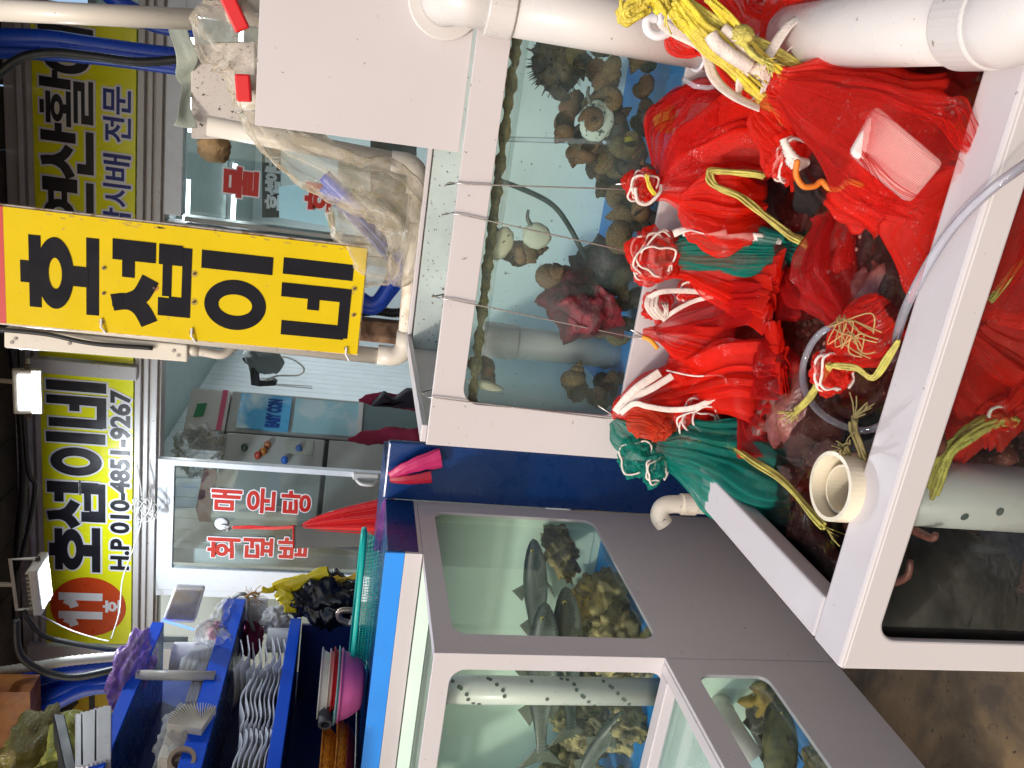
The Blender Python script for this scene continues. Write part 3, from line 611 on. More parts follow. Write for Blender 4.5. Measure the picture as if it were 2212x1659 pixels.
# rusty post, blue hose coil and black conduit behind the sign
pb = P(850, 724, Y=2.9); rp = link('rusty_post', MB().box(pb.x-.035, pb.x+.045, 2.9, 2.96, 1.2, 3.04), mat('rust_post', (.33, .20, .12), .8, col2=(.10, .05, .03), c2scale=14, c2lo=.4, c2hi=.62, bump=.5), origin=(pb.x, 2.93, 1.2), bevel=.003); tag(rp, 'rusty square post directly behind the foot of the hanging sign', 'post')
w0 = P(845, 700, Y=3.0)
t = link('conduit', MB().tube(near([P(700, 690, Y=3.0), P(800, 672, Y=3.0), P(850, 676, Y=3.0), P(900, 672, Y=3.0)], 14), .017, 12, ridge=.12), BLK, origin=w0, smooth=True); tag(t, 'black corrugated conduit beside the rusty post', 'conduit')
for k, (dy, lab) in enumerate(((0, 'upper blue hose bend emerging from the plastic wrap beside the hanging sign'), (22, 'lower blue hose bend emerging from the plastic wrap beside the hanging sign'))):
    t = link('blue_hose', MB().tube(near([P(740, 610+dy, Y=2.86+.03*k), P(800, 655+dy*.5, Y=2.86+.03*k), P(835, 625+dy*.6, Y=2.86+.03*k), P(862, 560+dy, Y=2.86+.03*k), P(800, 480+dy, Y=2.86+.03*k), P(700, 380+dy, Y=2.88+.03*k)], 10), .025, 14), BHOSE, origin=P(800, 620, Y=2.86), smooth=True); tag(t, lab, 'hose')
# ---- yellowed plastic wrapping
def plasmat(name, col, a, rough=.25):
    if name in MATS: return MATS[name]
    m = bpy.data.materials.new(name); m.use_nodes = True; nt = m.node_tree; b_ = nt.nodes['Principled BSDF']; L = nt.links.new
    tc = nt.nodes.new('ShaderNodeTexCoord'); n = nt.nodes.new('ShaderNodeTexNoise'); n.inputs['Scale'].default_value = 16; n.inputs['Detail'].default_value = 6; n.inputs['Distortion'].default_value = 1.2; L(tc.outputs['Object'], n.inputs['Vector'])
    cx = nt.nodes.new('ShaderNodeMix'); cx.data_type = 'RGBA'; mr = nt.nodes.new('ShaderNodeMapRange'); mr.inputs[1].default_value = .4; mr.inputs[2].default_value = .68; L(n.outputs['Fac'], mr.inputs[0]); L(mr.outputs[0], cx.inputs[0])
    cx.inputs[6].default_value = (*col, 1); cx.inputs[7].default_value = (*[col[0]*.85, col[1]*.72, col[2]*.5], 1); L(cx.outputs[2], b_.inputs['Base Color'])
    b_.inputs['Roughness'].default_value = rough; b_.inputs['Specular IOR Level'].default_value = .7
    lw = nt.nodes.new('ShaderNodeLayerWeight'); lw.inputs[0].default_value = .5; ar = nt.nodes.new('ShaderNodeMapRange'); ar.inputs[3].default_value = a; ar.inputs[4].default_value = min(1, a+.55); L(lw.outputs['Facing'], ar.inputs[0]); L(ar.outputs[0], b_.inputs['Alpha'])
    v = nt.nodes.new('ShaderNodeTexVoronoi'); v.feature = 'DISTANCE_TO_EDGE'; v.inputs['Scale'].default_value = 26; L(n.outputs['Color'], v.inputs['Vector'])
    n2 = nt.nodes.new('ShaderNodeTexNoise'); n2.inputs['Scale'].default_value = 38; n2.inputs['Detail'].default_value = 3; n2.inputs['Distortion'].default_value = 3; L(tc.outputs['Object'], n2.inputs['Vector'])
    bp = nt.nodes.new('ShaderNodeBump'); bp.inputs['Strength'].default_value = 1; bp.inputs['Distance'].default_value = .012; L(n2.outputs['Fac'], bp.inputs['Height']); L(bp.outputs[0], b_.inputs['Normal'])
    MATS[name] = m; return m
WRAP = plasmat('yellowed_plastic_film', (.78, .73, .62), .20, .16)
CLEAR = plasmat('clear_plastic_film', (.88, .89, .92), .16, .12)
def sleeve(pts, rad, seed, seg=48, per=14, crinkle=.35, flat=(1, 1), ret=False):
    """crumpled plastic tube along a path; rad = list of radii at the points"""
    c_ = smoothpath(pts, per); n = len(c_); mbx = MB()
    def fr(i):
        T = (c_[min(i+1, n-1)]-c_[max(i-1, 0)]).normalized(); N = Vector((0, 1, 0)); N = (N-T*N.dot(T)).normalized(); return T, N, T.cross(N)
    def fn(u, v):
        i = min(int(v*(n-1)+.5), n-1); T, N, B = fr(i); k = v*(len(rad)-1); j = min(int(k), len(rad)-2); f = k-j; f = f*f*(3-2*f); r = rad[j]*(1-f)+rad[j+1]*f
        th = 2*math.pi*u; dv = Vector((math.cos(th), math.sin(th), v*3.5))
        w = 1 + crinkle*(noise.noise(dv*1.3+Vector((seed, 0, 0)))+.75*abs(noise.noise(Vector((dv.x*3, dv.y*3, v*5))+Vector((0, seed, 0))))+.4*noise.noise(dv*5.5)) + .10*math.sin(th*7+v*9+seed)
        return c_[i]+(N*math.cos(th)*flat[0]+B*math.sin(th)*flat[1])*r*w
    return mbx.grid(fn, seg, n, cu=True)
w1 = sleeve([P(548, 225, Y=2.62), P(600, 300, Y=2.66), P(680, 350, Y=2.68), P(760, 395, Y=2.68), P(830, 420, Y=2.68), P(885, 480, Y=2.7), P(880, 560, Y=2.72), P(850, 612, Y=2.74)], [.05, .06, .07, .078, .085, .085, .06, .03], 3, flat=(.6, 1), per=14, crinkle=.42)
t = link('plastic_wrap', w1, WRAP, origin=P(880, 500, Y=2.7), smooth=True); tag(t, 'yellowed plastic film bunched round the pipe and blue hoses beside the sign', 'plastic film')
w1 = sleeve([P(740, 430, Y=2.7), P(790, 500, Y=2.72), P(800, 560, Y=2.73), P(850, 600, Y=2.74)], [.06, .10, .09, .03], 9, flat=(.6, 1))
t = link('plastic_wrap', w1, WRAP, origin=P(800, 560, Y=2.7), smooth=True); tag(t, 'smaller crumpled plastic film tied against the lower corner of the hanging sign', 'plastic film')
w1 = sleeve([P(425, 20, Y=2.3), P(470, 60, Y=2.3), P(520, 100, Y=2.32), P(545, 150, Y=2.34), P(560, 230, Y=2.36)], [.03, .07, .085, .07, .05], 13, flat=(.6, 1))
t = link('plastic_wrap', w1, WRAP, origin=P(480, 60, Y=2.3), smooth=True); tag(t, 'crumpled plastic film over the upper white valve pipe at the right', 'plastic film')
# white valve pipes with red handles
VH = mat('valve_red', (.68, .01, .015), .35, var=.04)
for lab, a, b, e0, e1, r in (('white valve pipe with red handle behind the white board, the upper right one', P(575, 10, Y=2.36), P(500, 12, Y=2.36), P(480, -30, Y=2.27), P(525, 66, Y=2.27), .05), ('white valve pipe with red handle above the corner of the white board', P(575, 200, Y=2.36), P(522, 200, Y=2.36), P(524, 160, Y=2.27), P(528, 220, Y=2.27), .045)):
    t = thing('valve', lab, 'valve', tuple(a)); link('valve_body', MB().tube([a, b], r, 24), PVC, t, smooth=True); link('valve_cap', MB().tube([b, b+(b-a)*.15], r*.9, 24), PVC, t, smooth=True)
    d_ = (e1-e0).normalized(); u_ = Vector((0, -1, 0)).cross(d_).normalized(); link('handle', MB().obox((e0+e1)/2, d_*((e1-e0).length/2), u_*.019, Vector((0, .011, 0))), VH, t, bevel=.005)
    link('handle_stem', MB().tube([(e0+e1)/2, Vector(((e0+e1)/2).to_tuple())+Vector((0, .06, 0))], .012, 12), VH, t, smooth=True)
# vertical white pipe and hoses top right
a, b = P(0, 22, Y=2.7), P(425, 42, Y=2.7)
t = link('drain_pipe', MB().tube([a+(a-b)*.2, b], .030, 20), PVC, origin=b, smooth=True); tag(t, 'cream vertical pipe at the upper right corner above the plastic-wrapped valve', 'pipe')
for lab, pts, r, mt, rd in (
  ('wide blue hose crossing the right yellow sign, nearer the sign lettering', [P(-20, 80, Y=3.6), P(100, 84, Y=3.6), P(200, 98, Y=3.6), P(300, 112, Y=3.6), P(400, 124, Y=3.6)], .034, BHOSE, 0),
  ('wide blue hose partly behind the other on the right yellow sign', [P(-20, 106, Y=3.66), P(100, 112, Y=3.66), P(200, 120, Y=3.66), P(300, 132, Y=3.66), P(400, 146, Y=3.66)], .034, BHOSE, 0),
  ('black cable strapped under the blue hoses over the right sign', [P(-20, 175, Y=3.5), P(40, 128, Y=3.5), P(110, 114, Y=3.5), P(200, 122, Y=3.5), P(300, 134, Y=3.5), P(390, 128, Y=3.5)], .016, BLK, .1),
  ('blue hose behind the white pipe at the top right', [P(230, -20, Y=3.8), P(280, 22, Y=3.8), P(340, 50, Y=3.8), P(420, 60, Y=3.8)], .04, BHOSE, 0)):
    t = link('hose' if mt is BHOSE else 'cable', MB().tube(near(pts, 14), r, 16, ridge=rd), mt, origin=pts[2], smooth=True); tag(t, lab, 'hose' if mt is BHOSE else 'cable')
# styrofoam box with mould, cardboard below it
SB = Y_ = 3.0
mb = MB(); c0 = P(412, 96, Y=SB); c1_ = P(550, 90, Y=SB); c2_ = P(552, 300, Y=SB); c3 = P(413, 300, Y=SB)
t = link('foam_box', MB().slab([c0, c1_, c2_, c3], (0, .28, 0)), mat('grimy_styrofoam', (.55, .50, .47), .8, speck=1.3, speckcol=(.10, .09, .07), var=.1, bump=.4, bscale=120), origin=c2_, bevel=.004); tag(t, 'mould-speckled white styrofoam box up on the ledge by the right window', 'box')
def crump(name, c, w, h, dep, mt, seed, lab, cat, n=26, amp=.03):
    c = Vector(c)
    def fn(u, v): p = Vector(((u-.5)*w, 0, (v-.5)*h)); return c+p+Vector((amp*noise.noise(p*9+Vector((seed, 0, 0))), dep*noise.noise(p*7+Vector((0, seed, 0)))+.03*math.sin(u*9+seed), amp*noise.noise(p*11+Vector((0, 0, seed)))))
    o = link(name, MB().grid(fn, n, n), mt, origin=c, smooth=True); m_ = o.modifiers.new('solid', 'SOLIDIFY'); m_.thickness = .003
    return tag(o, lab, cat)
crump('paper_bag', P(400, 160, Y=2.98), .34, .05, .06, mat('grey_green_film', (.34, .38, .33), .4, bump=.5), 4, 'grey green crumpled bag on top of the styrofoam box', 'bag', amp=.05)
t = link('jute_ball', MB().ball(P(462, 318, Y=3.1), .055, 24, 16, .25, 8, 4), mat('jute', (.36, .24, .12), .9, bump=1, bscale=200), origin=P(455, 318, Y=3.1), smooth=True); tag(t, 'small tan jute bundle under the styrofoam box', 'rope')
# ---- white board standing on the snail tank
BY = 1.79
p0, p1, p2 = P(550, 270, Y=BY), P(1003, 331, Y=BY), P(550, -60, Y=BY)
brd = thing('white_board', 'plain white board standing on the front rim of the snail tank', 'board', (p1.x, BY, 1.32))
link('board', MB().slab([(p0.x, BY, p0.z), (p1.x, BY, 1.312), (.95, BY, 1.312), (.95, BY, p0.z+.01)], (0, .014, 0)), WHITE, brd, bevel=.001)
# pipe leaving the board and running down the tank front
dp = thing('down_pipe', 'thick white pipe running down the front of the snail tank', 'pipe', (.25, 1.72, .8))
bc = P(965, -4, Y=1.74); r1 = .052
link('flange', MB().tube([Vector((bc.x, 1.788, bc.z)), Vector((bc.x, 1.776, bc.z))], .075, 32), PVC2, dp, smooth=False, bevel=.003)
link('elbow', MB().tube([Vector((bc.x, 1.788, bc.z)), Vector((bc.x, 1.74, bc.z)), Vector((bc.x, 1.722, bc.z-.012)), Vector((bc.x, 1.710, bc.z-.035)), Vector((bc.x, 1.705, bc.z-.09))], .050, 32), PVC2, dp, smooth=True)
pa = Vector((bc.x, 1.70, bc.z-.075)); pe = P(1540, 95, Y=1.70); pe = Vector((bc.x+.004, 1.70, pe.z))
link('collar', MB().tube([pa, pa+Vector((0, 0, -.055))], .061, 36), PVC2, dp, bevel=.003)
link('pipe', MB().tube([pa, pe], .055, 36), PVC2, dp, smooth=True)
tie = thing('hose_tie', 'clear thin hose cable-tied round the foot of the white pipe', 'hose', tuple(pe))
CH = glassmat('clear_hose', (.96, .965, .985), .9, .13, dirtcol=(.85, .87, .97))
link('tie_band', MB().tube([pe+Vector((.058*math.cos(a_*.35), .058*math.sin(a_*.35), .035+.012*math.cos(a_*.35))) for a_ in range(18)], .004, 6, close=True), WHT, tie, smooth=True)
link('thin_hose', MB().tube([P(1475, 170, Y=1.64), P(1500, 186, Y=1.62), P(1530, 190, Y=1.61), P(1560, 180, Y=1.6)], .005, 8), CH, tie, smooth=True)
# second pipe coming toward the camera, ending in an elbow
lp = thing('overflow_pipe', 'thick white pipe slanting toward the lower right with a capped elbow', 'pipe', (.3, 1.2, .8))
# far end near the tank face, near end over the octopus tank's right front
A_ = P(1640, 88, Y=1.62); B_ = P(2108, 44, Y=1.02)
link('pipe', MB().tube([A_, A_.lerp(B_, .5), B_], .055, 40), PVC2, lp, smooth=True)
dv = (B_-A_).normalized()
link('collar', MB().tube([B_-dv*.015, B_+dv*.05], .062, 40), PVC2, lp, bevel=.004)
link('elbow', MB().tube([B_+dv*.02, B_+dv*.06, B_+dv*.09+Vector((.012, 0, -.01)), B_+dv*.11+Vector((.045, 0, -.02)), B_+dv*.115+Vector((.10, 0, -.025))], .060, 36), PVC2, lp, smooth=True)
# junction box and conduit beside the sign
jb = thing('junction_box', 'long off-white junction box behind the left edge of the hanging sign', 'junction box', tuple(P(400, 760, Y=2.82)))
j0, j1, j2, j3 = P(8, 708, Y=2.80), P(8, 752, Y=2.80), P(405, 783, Y=2.80), P(405, 745, Y=2.80)
link('box_body', MB().slab([j0, j1, j2, j3], (0, .06, 0)), PVC, jb, bevel=.006)
for x, y in ((25, 740), (385, 768), (33, 732), (150, 742), (375, 758)):
    p = P(x, y, Y=2.797); link('screw', MB().tube([p, p+Vector((0, .004, 0))], .006, 12), mat('screw_grey', (.3, .27, .25), .5), jb)
link('flex_conduit', MB().tube(near([P(405, 756, Y=2.83), P(440, 760, Y=2.83), P(480, 765, Y=2.84), P(505, 748, Y=2.86)], 16), .016, 12, ridge=.14), PVC, jb, smooth=True)
link('fitting', MB().tube([P(405, 755, Y=2.83), P(430, 758, Y=2.83)], .021, 16), PVC, jb, smooth=True)
t = link('cable', MB().tube(near([P(0, 712, Y=2.78), P(100, 722, Y=2.78), P(200, 742, Y=2.78), P(330, 752, Y=2.79)], 8), .008, 8), BLK, origin=P(200, 742, Y=2.78), smooth=True); tag(t, 'thin black cable along the left edge of the hanging sign', 'cable')
# ---- floodlights
EM = mat('led_panel', (1, 1, 1), .4, emit=(.80, .90, 1), estr=14)
fl = thing('floodlight', 'lit white rectangular LED floodlight above the phone-number sign', 'floodlight', tuple(P(55, 845, Y=3.7)))
def flood(t, c, a, b, n_, lit, W=.13, H=.085):
    a = Vector(a).normalized(); b = Vector(b).normalized(); n_ = Vector(n_).normalized(); c = Vector(c)
    hmb = MB().obox(c, a*W, b*H, n_*.018); link('housing', hmb, PVC, t, bevel=.006)
    link('lens', MB().obox(c+n_*.019, a*(W-.022), b*(H-.022), n_*.002), EM if lit else mat('lamp_glass', (.8, .85, .9), .1, emit=(.8, .9, 1), estr=2.5), t)
    mb = MB()
    for k in range(9): mb.obox(c-n_*.026+a*(-W+.03+k*(2*W-.06)/8), a*.003, b*(H-.02), n_*.010)
    link('cooling_fins', mb, PVC, t)
    e1 = c+a*(W+.012); e2 = c-a*(W+.012); back = -n_*.11
    link('bracket', MB().tube([e1, e1+back, e2+back, e2], .009, 6), PVC, t)
    for e in (e1, e2): link('bolt', MB().tube([e-a*.008, e+a*.008], .012, 10), RUST, t)
    link('arm', MB().tube([c+back, c+back*1.2+Vector((0, 0, .35))], .011, 10), PVC, t)
flood(fl, P(60, 845, Y=3.7), (1, 0, 0), (0, .25, -1), (0, -1, -.35), True, .105, .058)
ld = bpy.data.lights.new('flood_lamp', 'AREA'); ld.shape = 'RECTANGLE'; ld.size = .2; ld.size_y = .1; ld.energy = 14; ld.color = (.84, .93, 1)
lo = bpy.data.objects.new('flood_lamp', ld); COL.objects.link(lo); c_ = P(57, 845, Y=3.7)+Vector((0, -.03, -.01)); lo.location = c_; lo.rotation_euler = Vector((0, -1, -1.0)).to_track_quat('-Z', 'Y').to_euler(); parent_to(lo, fl)
f2 = thing('floodlight', 'second floodlight on its bracket seen edge-on, shining down at the 11 disc', 'floodlight', tuple(P(80, 1260, Y=3.6)))
flood(f2, P(88, 1260, Y=3.6), (1, .1, .12), (.1, 1, 0), (-.1, .35, -1), True, .115, .075)
ld = bpy.data.lights.new('flood_lamp', 'AREA'); ld.shape = 'RECTANGLE'; ld.size = .2; ld.size_y = .1; ld.energy = 18; ld.color = (.84, .93, 1)
lo = bpy.data.objects.new('flood_lamp', ld); COL.objects.link(lo); lo.location = P(88, 1260, Y=3.6)+Vector((0, .02, -.03)); lo.rotation_euler = Vector((0, .45, -1)).to_track_quat('-Z', 'Y').to_euler(); parent_to(lo, f2)
# ---- cables under the canopy, left
for k, (lab, pts, r, mt, rd, cat) in enumerate((
  ('white corrugated conduit, uppermost of the hoses at far left', [P(-30, 1455, Y=3.4), P(60, 1442, Y=3.4), P(150, 1428, Y=3.4), P(252, 1418, Y=3.4)], .021, mat('white_conduit', (.6, .58, .52), .5), .13, 'conduit'),
  ('thick blue hose just below the white conduit', [P(-30, 1478, Y=3.42), P(60, 1470, Y=3.42), P(140, 1450, Y=3.42), P(252, 1432, Y=3.42)], .036, BHOSE, 0, 'hose'),
  ('blue hose second from the top in the far left bundle', [P(-30, 1500, Y=3.44), P(50, 1492, Y=3.44), P(120, 1478, Y=3.46), P(170, 1466, Y=3.46), P(255, 1456, Y=3.46)], .034, BHOSE, 0, 'hose'),
  ('blue hose third from the top with wire ties', [P(-30, 1545, Y=3.38), P(50, 1530, Y=3.38), P(120, 1500, Y=3.38), P(180, 1478, Y=3.38), P(255, 1470, Y=3.38)], .034, BHOSE, 0, 'hose'),
  ('lowest blue hose of the bundle over the dim sign', [P(-30, 1568, Y=3.35), P(40, 1552, Y=3.35), P(100, 1530, Y=3.35), P(180, 1492, Y=3.35), P(255, 1482, Y=3.35)], .030, BHOSE, 0, 'hose'),
  ('black corrugated cable drooping across the blue hoses', [P(34, 1340, Y=3.3), P(38, 1400, Y=3.3), P(60, 1432, Y=3.3), P(110, 1456, Y=3.3), P(170, 1462, Y=3.3), P(255, 1444, Y=3.3)], .016, BLK, .1, 'cable'),
  ('black cable sagging under the edge-on floodlight', [P(50, 1320, Y=3.5), P(90, 1370, Y=3.5), P(150, 1388, Y=3.5), P(252, 1405, Y=3.5)], .012, BLK, 0, 'cable'),
  ('long black conduit under the canopy edge', [P(22, 720, Y=4.2), P(45, 900, Y=4.2), P(50, 1050, Y=4.2), P(40, 1160, Y=4.2), P(34, 1340, Y=4.2)], .02, BLK, .1, 'conduit'),
  ('black conduit sagging below the long one near the canopy', [P(40, 700, Y=4.1), P(60, 1000, Y=4.1), P(76, 1050, Y=4.1), P(62, 1140, Y=4.1), P(40, 1230, Y=4.1)], .013, BLK, 0, 'conduit'))):
    t = link(cat if cat != 'hose' else 'hose', MB().tube(near(pts, 16), r, 14, ridge=rd), mt, origin=pts[1], smooth=True); tag(t, lab, cat)
WIRE = mat('white_wire', (.55, .53, .50), .5)
for lab, pts, r in (('thin white wire hanging diagonally over the phone number sign', [P(296, 1005, Y=4.3), P(305, 1060, Y=4.28), P(306, 1120, Y=4.25), P(290, 1180, Y=4.2), P(265, 1250, Y=4.1), P(258, 1320, Y=4.0), P(240, 1380, Y=3.9)], .004),
                    ('thin white wire looping from the edge-on floodlight to the purple bag', [P(48, 1330, Y=3.7), P(75, 1325, Y=3.7), P(150, 1360, Y=3.7), P(205, 1378, Y=3.7), P(235, 1385, Y=3.7)], .004)):
    t = link('wire', MB().tube(near(pts, 10), r, 6), WIRE, origin=pts[0], smooth=True); tag(t, lab, 'wire')
coil = MB(); cc = P(313, 1098, Y=4.27)
for k in range(5):
    coil.tube([cc+Vector((.05*math.cos(a_*.3)*(1+.15*k), -.006*k, .07*math.sin(a_*.3+k)*(1-.1*k))) for a_ in range(21)], .0035, 6)
t = link('wire_coil', coil, WIRE, origin=cc, smooth=True); tag(t, 'tied coil of thin white wire on the rail below the phone number', 'wire')
# ================================================================== SHELF UNIT AND WHAT STANDS ON IT
SHX = -2.25
def PS(x, y, dx=0, dz=0): p = P(x, y, X=SHX+dx); p.z += dz; return p
sh = thing('shelf_unit', 'tall blue open shelf unit behind the tall fish tank', 'shelf unit', (SHX, 2.8, 1.32))
zA0, zA1 = P(350, 1350, X=SHX).z-.02, P(300, 1345, X=SHX).z-.03     # top rail
zB0, zB1 = 1.885, 1.965
zC0, zC1 = 1.615, 1.665
SB0 = 2.0; SB1 = 3.26
DARKNAVY = mat('deep_navy', (.006, .025, .16), .4, var=.15)
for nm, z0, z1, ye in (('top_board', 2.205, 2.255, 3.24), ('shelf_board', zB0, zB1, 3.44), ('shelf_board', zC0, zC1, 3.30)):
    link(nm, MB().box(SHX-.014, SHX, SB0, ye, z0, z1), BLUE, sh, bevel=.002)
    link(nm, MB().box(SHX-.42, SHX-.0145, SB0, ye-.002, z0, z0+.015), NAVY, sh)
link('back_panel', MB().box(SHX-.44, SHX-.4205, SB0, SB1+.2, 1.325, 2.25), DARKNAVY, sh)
link('end_panel', MB().box(SHX-.42, SHX-.016, 3.45, 3.464, 1.9, 1.99), BLUE, sh)
link('end_panel', MB().box(SHX-.42, SHX-.016, 3.27, 3.284, 1.323, 1.61), DARKNAVY, sh)
pst = P(450, 1455, X=SHX); link('pole', MB().tube([Vector((SHX+.004, pst.y-.02, zB0+.04)), Vector((SHX+.004, pst.y-.02, 2.225))], .020, 16), PVC, sh, smooth=True)
PAPER = mat('paper', (.78, .78, .80), .85, var=.04, bump=.3, bscale=150); CREAM = mat('cream_paper', (.72, .64, .52), .85, var=.06); FABRIC = mat('white_glove', (.70, .70, .66), .95, var=.1, bump=.8, bscale=160)
FOAM = mat('white_foam', (.78, .79, .84), .6, var=.03)
def roll(lab, x, y, dx, z, h, r, hole=.02):
    p = P(x, y, X=SHX+dx); mb = MB(); mb.pipe([(p.x, p.y, z), (p.x, p.y, z+h)], r, hole, 36); t = link('paper_roll', mb, PAPER, origin=(p.x, p.y, z), smooth=False); return tag(t, lab, 'paper roll')
roll('tall paper roll in clear film on the second shelf beside the white gloves', 410, 1425, -.16, zB0+.016, .255, .075)
roll('smaller toilet paper roll on the lower blue shelf above the white trays', 600, 1383, -.10, zC0+.016, .13, .055)
# gloves heap with plastic
t = thing('work_gloves', 'bundle of white cotton work gloves leaning on the second shelf rail', 'gloves', tuple(PS(470, 1440, -.05)))
for k in range(6):
    a = PS(395+k*13, 1455-k*2, -.06+.006*k); b = PS(430+k*12, 1395-k*6, -.05)
    link('glove', MB().tube([a, a.lerp(b, .35)+Vector((.01, 0, .012)), a.lerp(b, .7)+Vector((.012, 0, -.006)), b], lambda u: .021+.006*math.sin(u*9), 12), FABRIC, t, smooth=True)
t = link('plastic_bag', sleeve([PS(480, 1405, -.03), PS(455, 1370, -.02), PS(475, 1335, -.01), PS(495, 1300, 0)], [.05, .05, .035, .022], 5, seg=36, crinkle=.6), CLEAR, origin=PS(470, 1350), smooth=True); tag(t, 'clear crumpled plastic bag with pink print above the gloves', 'plastic bag')
t = link('pink_cloth', sleeve([PS(470, 1395, -.035), PS(462, 1370, -.035), PS(470, 1345, -.03)], [.02, .026, .01], 15, seg=20, crinkle=.6), mat('pink_print', (.75, .30, .36), .6), origin=PS(465, 1372), smooth=True); tag(t, 'pink wrapper inside the clear crumpled bag over the gloves', 'wrapper')
# foam trays + paper napkins in plastic
def tray(mb, c, w, l, h, tilt=0): 
    c = Vector(c)
    def fn(u, v):
        a = u*2*math.pi; sq = 1/max(abs(math.cos(a)), abs(math.sin(a))); sq = min(sq, 1.22)
        k = (.82, .82, 1, 1.06)[min(3, int(v*3.999))]; z = (0, .001, h, h)[min(3, int(v*3.999))]
        if v == 0: k = .001
        return c+Vector((math.cos(a)*sq*w*k, math.sin(a)*sq*l*k, z))
    return mb.grid(fn, 32, 5, cu=True)
t = thing('foam_trays', 'stack of white foam trays lying behind the wrapped napkins on the second shelf', 'trays', tuple(PS(440, 1520, -.15)))
for k in range(7):
    c_ = P(428, 1520, X=SHX-.13); link('tray', tray(MB(), (c_.x, c_.y, zB0+.02+.014*k), .12, .17, .022), FOAM, t, smooth=True)
t = thing('napkin_pack', 'fanned cream paper napkins in torn clear plastic on the second shelf', 'napkins', tuple(PS(410, 1560, -.05)))
base = PS(434, 1572, .035)
for k in range(22):
    a = -.25+k*.078; d = Vector((0, math.cos(a), math.sin(a))); L_ = .15-.0024*abs(k-11)
    o_a = base+Vector((-.055, .0, .0)); p1 = o_a+d*L_; n_ = Vector((.05, 0, 0))
    link('napkin', MB().slab([o_a, o_a+n_, p1+n_*1.1, p1], d.cross(Vector((1, 0, 0)))*.0025), CREAM, t)
b2 = PS(380, 1625, -.08); link('napkin_block', MB().obox(b2, (.06, 0, 0), (0, .10, 0), (0, 0, .045)), CREAM, t, bevel=.01)
pk = MB().ball(PS(395, 1600, -.075), (.085, .17, .085), 40, 26, .35, 3.5, 8)
link('wrapper', pk, CLEAR, t, smooth=True)
t = thing('cardboard_core', 'brown cardboard roll lying at the left edge of the second shelf', 'cardboard tube', tuple(PS(375, 1655, -.02)))
c_ = PS(392, 1650, -.015); link('tube', MB().pipe([c_+Vector((.02, -.0, 0)), c_+Vector((-.06, .03, 0))], .048, .034, 36), mat('cardboard', (.42, .30, .20), .85, bump=.4), t)
# thin foam plates standing in rows on the lower shelf
def plates(lab, x0, x1, y0, y1, n, seed, rad=.085):
    t = thing('foam_plates', lab, 'plates', tuple(PS(x1, (y0+y1)/2, -.1)), 'white foam plates on the lower shelf'); rnd = random.Random(seed)
    c0_ = P(x1, (y0+y1)/2, X=SHX-.05); zb_ = zC0+.018; zt_ = P(x0, (y0+y1)/2, X=SHX-.05).z; ya = P(x1, y1, X=SHX-.05).y; yb_ = P(x1, y0, X=SHX-.05).y; half = abs(yb_-ya)/2; ym = (ya+yb_)/2
    for k in range(n):
        z = zb_+(zt_-zb_)*k/(n-1); amp = .008+.001*k*(seed == 2); ph = seed*2+rnd.random()*.5; sk = rnd.uniform(-.010, .010)
        def fn(u, v):
            yy = (u-.5)*2*half*rnd_w; xx = (v-.5)*.20; e = max(abs(u-.5)*2, 0); return Vector((SHX-.115+xx+sk, ym+yy+sk, z+amp*math.sin(u*6+ph)+.010*(e**4)+.006*math.cos(v*3+ph)))
        rnd_w = rnd.uniform(.86, 1.03)
        o = link('plate', MB().grid(fn, 18, 8), FOAM, t, smooth=True); m_ = o.modifiers.new('solid', 'SOLIDIFY'); m_.thickness = .0035
plates('stacked white foam plates nearest the toilet roll on the lower shelf', 522, 612, 1392, 1465, 9, 1)
plates('wavy stacked white foam plates in the middle of the lower shelf', 530, 612, 1470, 1588, 10, 2)
plates('stacked white foam plates at the left edge of the lower shelf', 510, 600, 1592, 1690, 9, 3)
t = link('crumpled_cloth', MB().ball(PS(595, 1340, -.10), (.06, .055, .055), 36, 24, .7, 3, 6), PAPER, origin=PS(600, 1345, -.1), smooth=True); tag(t, 'crumpled white tissue beside the smaller paper roll', 'tissue')
t = link('dark_cloth', MB().ball(PS(545, 1375, -.22), (.08, .11, .05), 30, 20, .5, 3, 7), mat('magenta_cloth', (.22, .02, .10), .8), origin=PS(545, 1375, -.22), smooth=True); tag(t, 'magenta cloth pushed to the back of the lower shelf', 'cloth')
# wrapped keypad device on top rail end
dc = PS(388, 1345, .0); dv_ = thing('card_terminal', 'film-wrapped dark screen device with blue light on the shelf top corner', 'device', tuple(dc))
pa_ = P(358, 1380, X=-2.22); Aa = P(352, 1338, X=-2.22); 
cs = [P(350, 1342, Y=3.12), P(378, 1267, Y=3.12), P(443, 1270, Y=3.12), P(421, 1345, Y=3.12)]
link('case', MB().slab(cs, (0, .03, 0)), WHT, dv_, bevel=.012)
cm = sum(cs, Vector())/4; link('screen', MB().slab([cm+(q_-cm)*.84+Vector((0, -.003, 0)) for q_ in cs], (0, .002, 0)), mat('dark_screen', (.03, .04, .05), .15, bump=.6, bscale=30), dv_)
link('film', MB().slab([cm+(q_-cm)*.97+Vector((0, -.007, 0)) for q_ in cs], (0, .001, 0)), CLEAR, dv_)
link('light_strip', MB().tube([cs[0]+Vector((.01, -.006, 0)), cs[3]+Vector((-.03, -.006, .003))], .004, 8), mat('blue_led', (.05, .1, 1), .4, emit=(.05, .12, 1), estr=5), dv_)
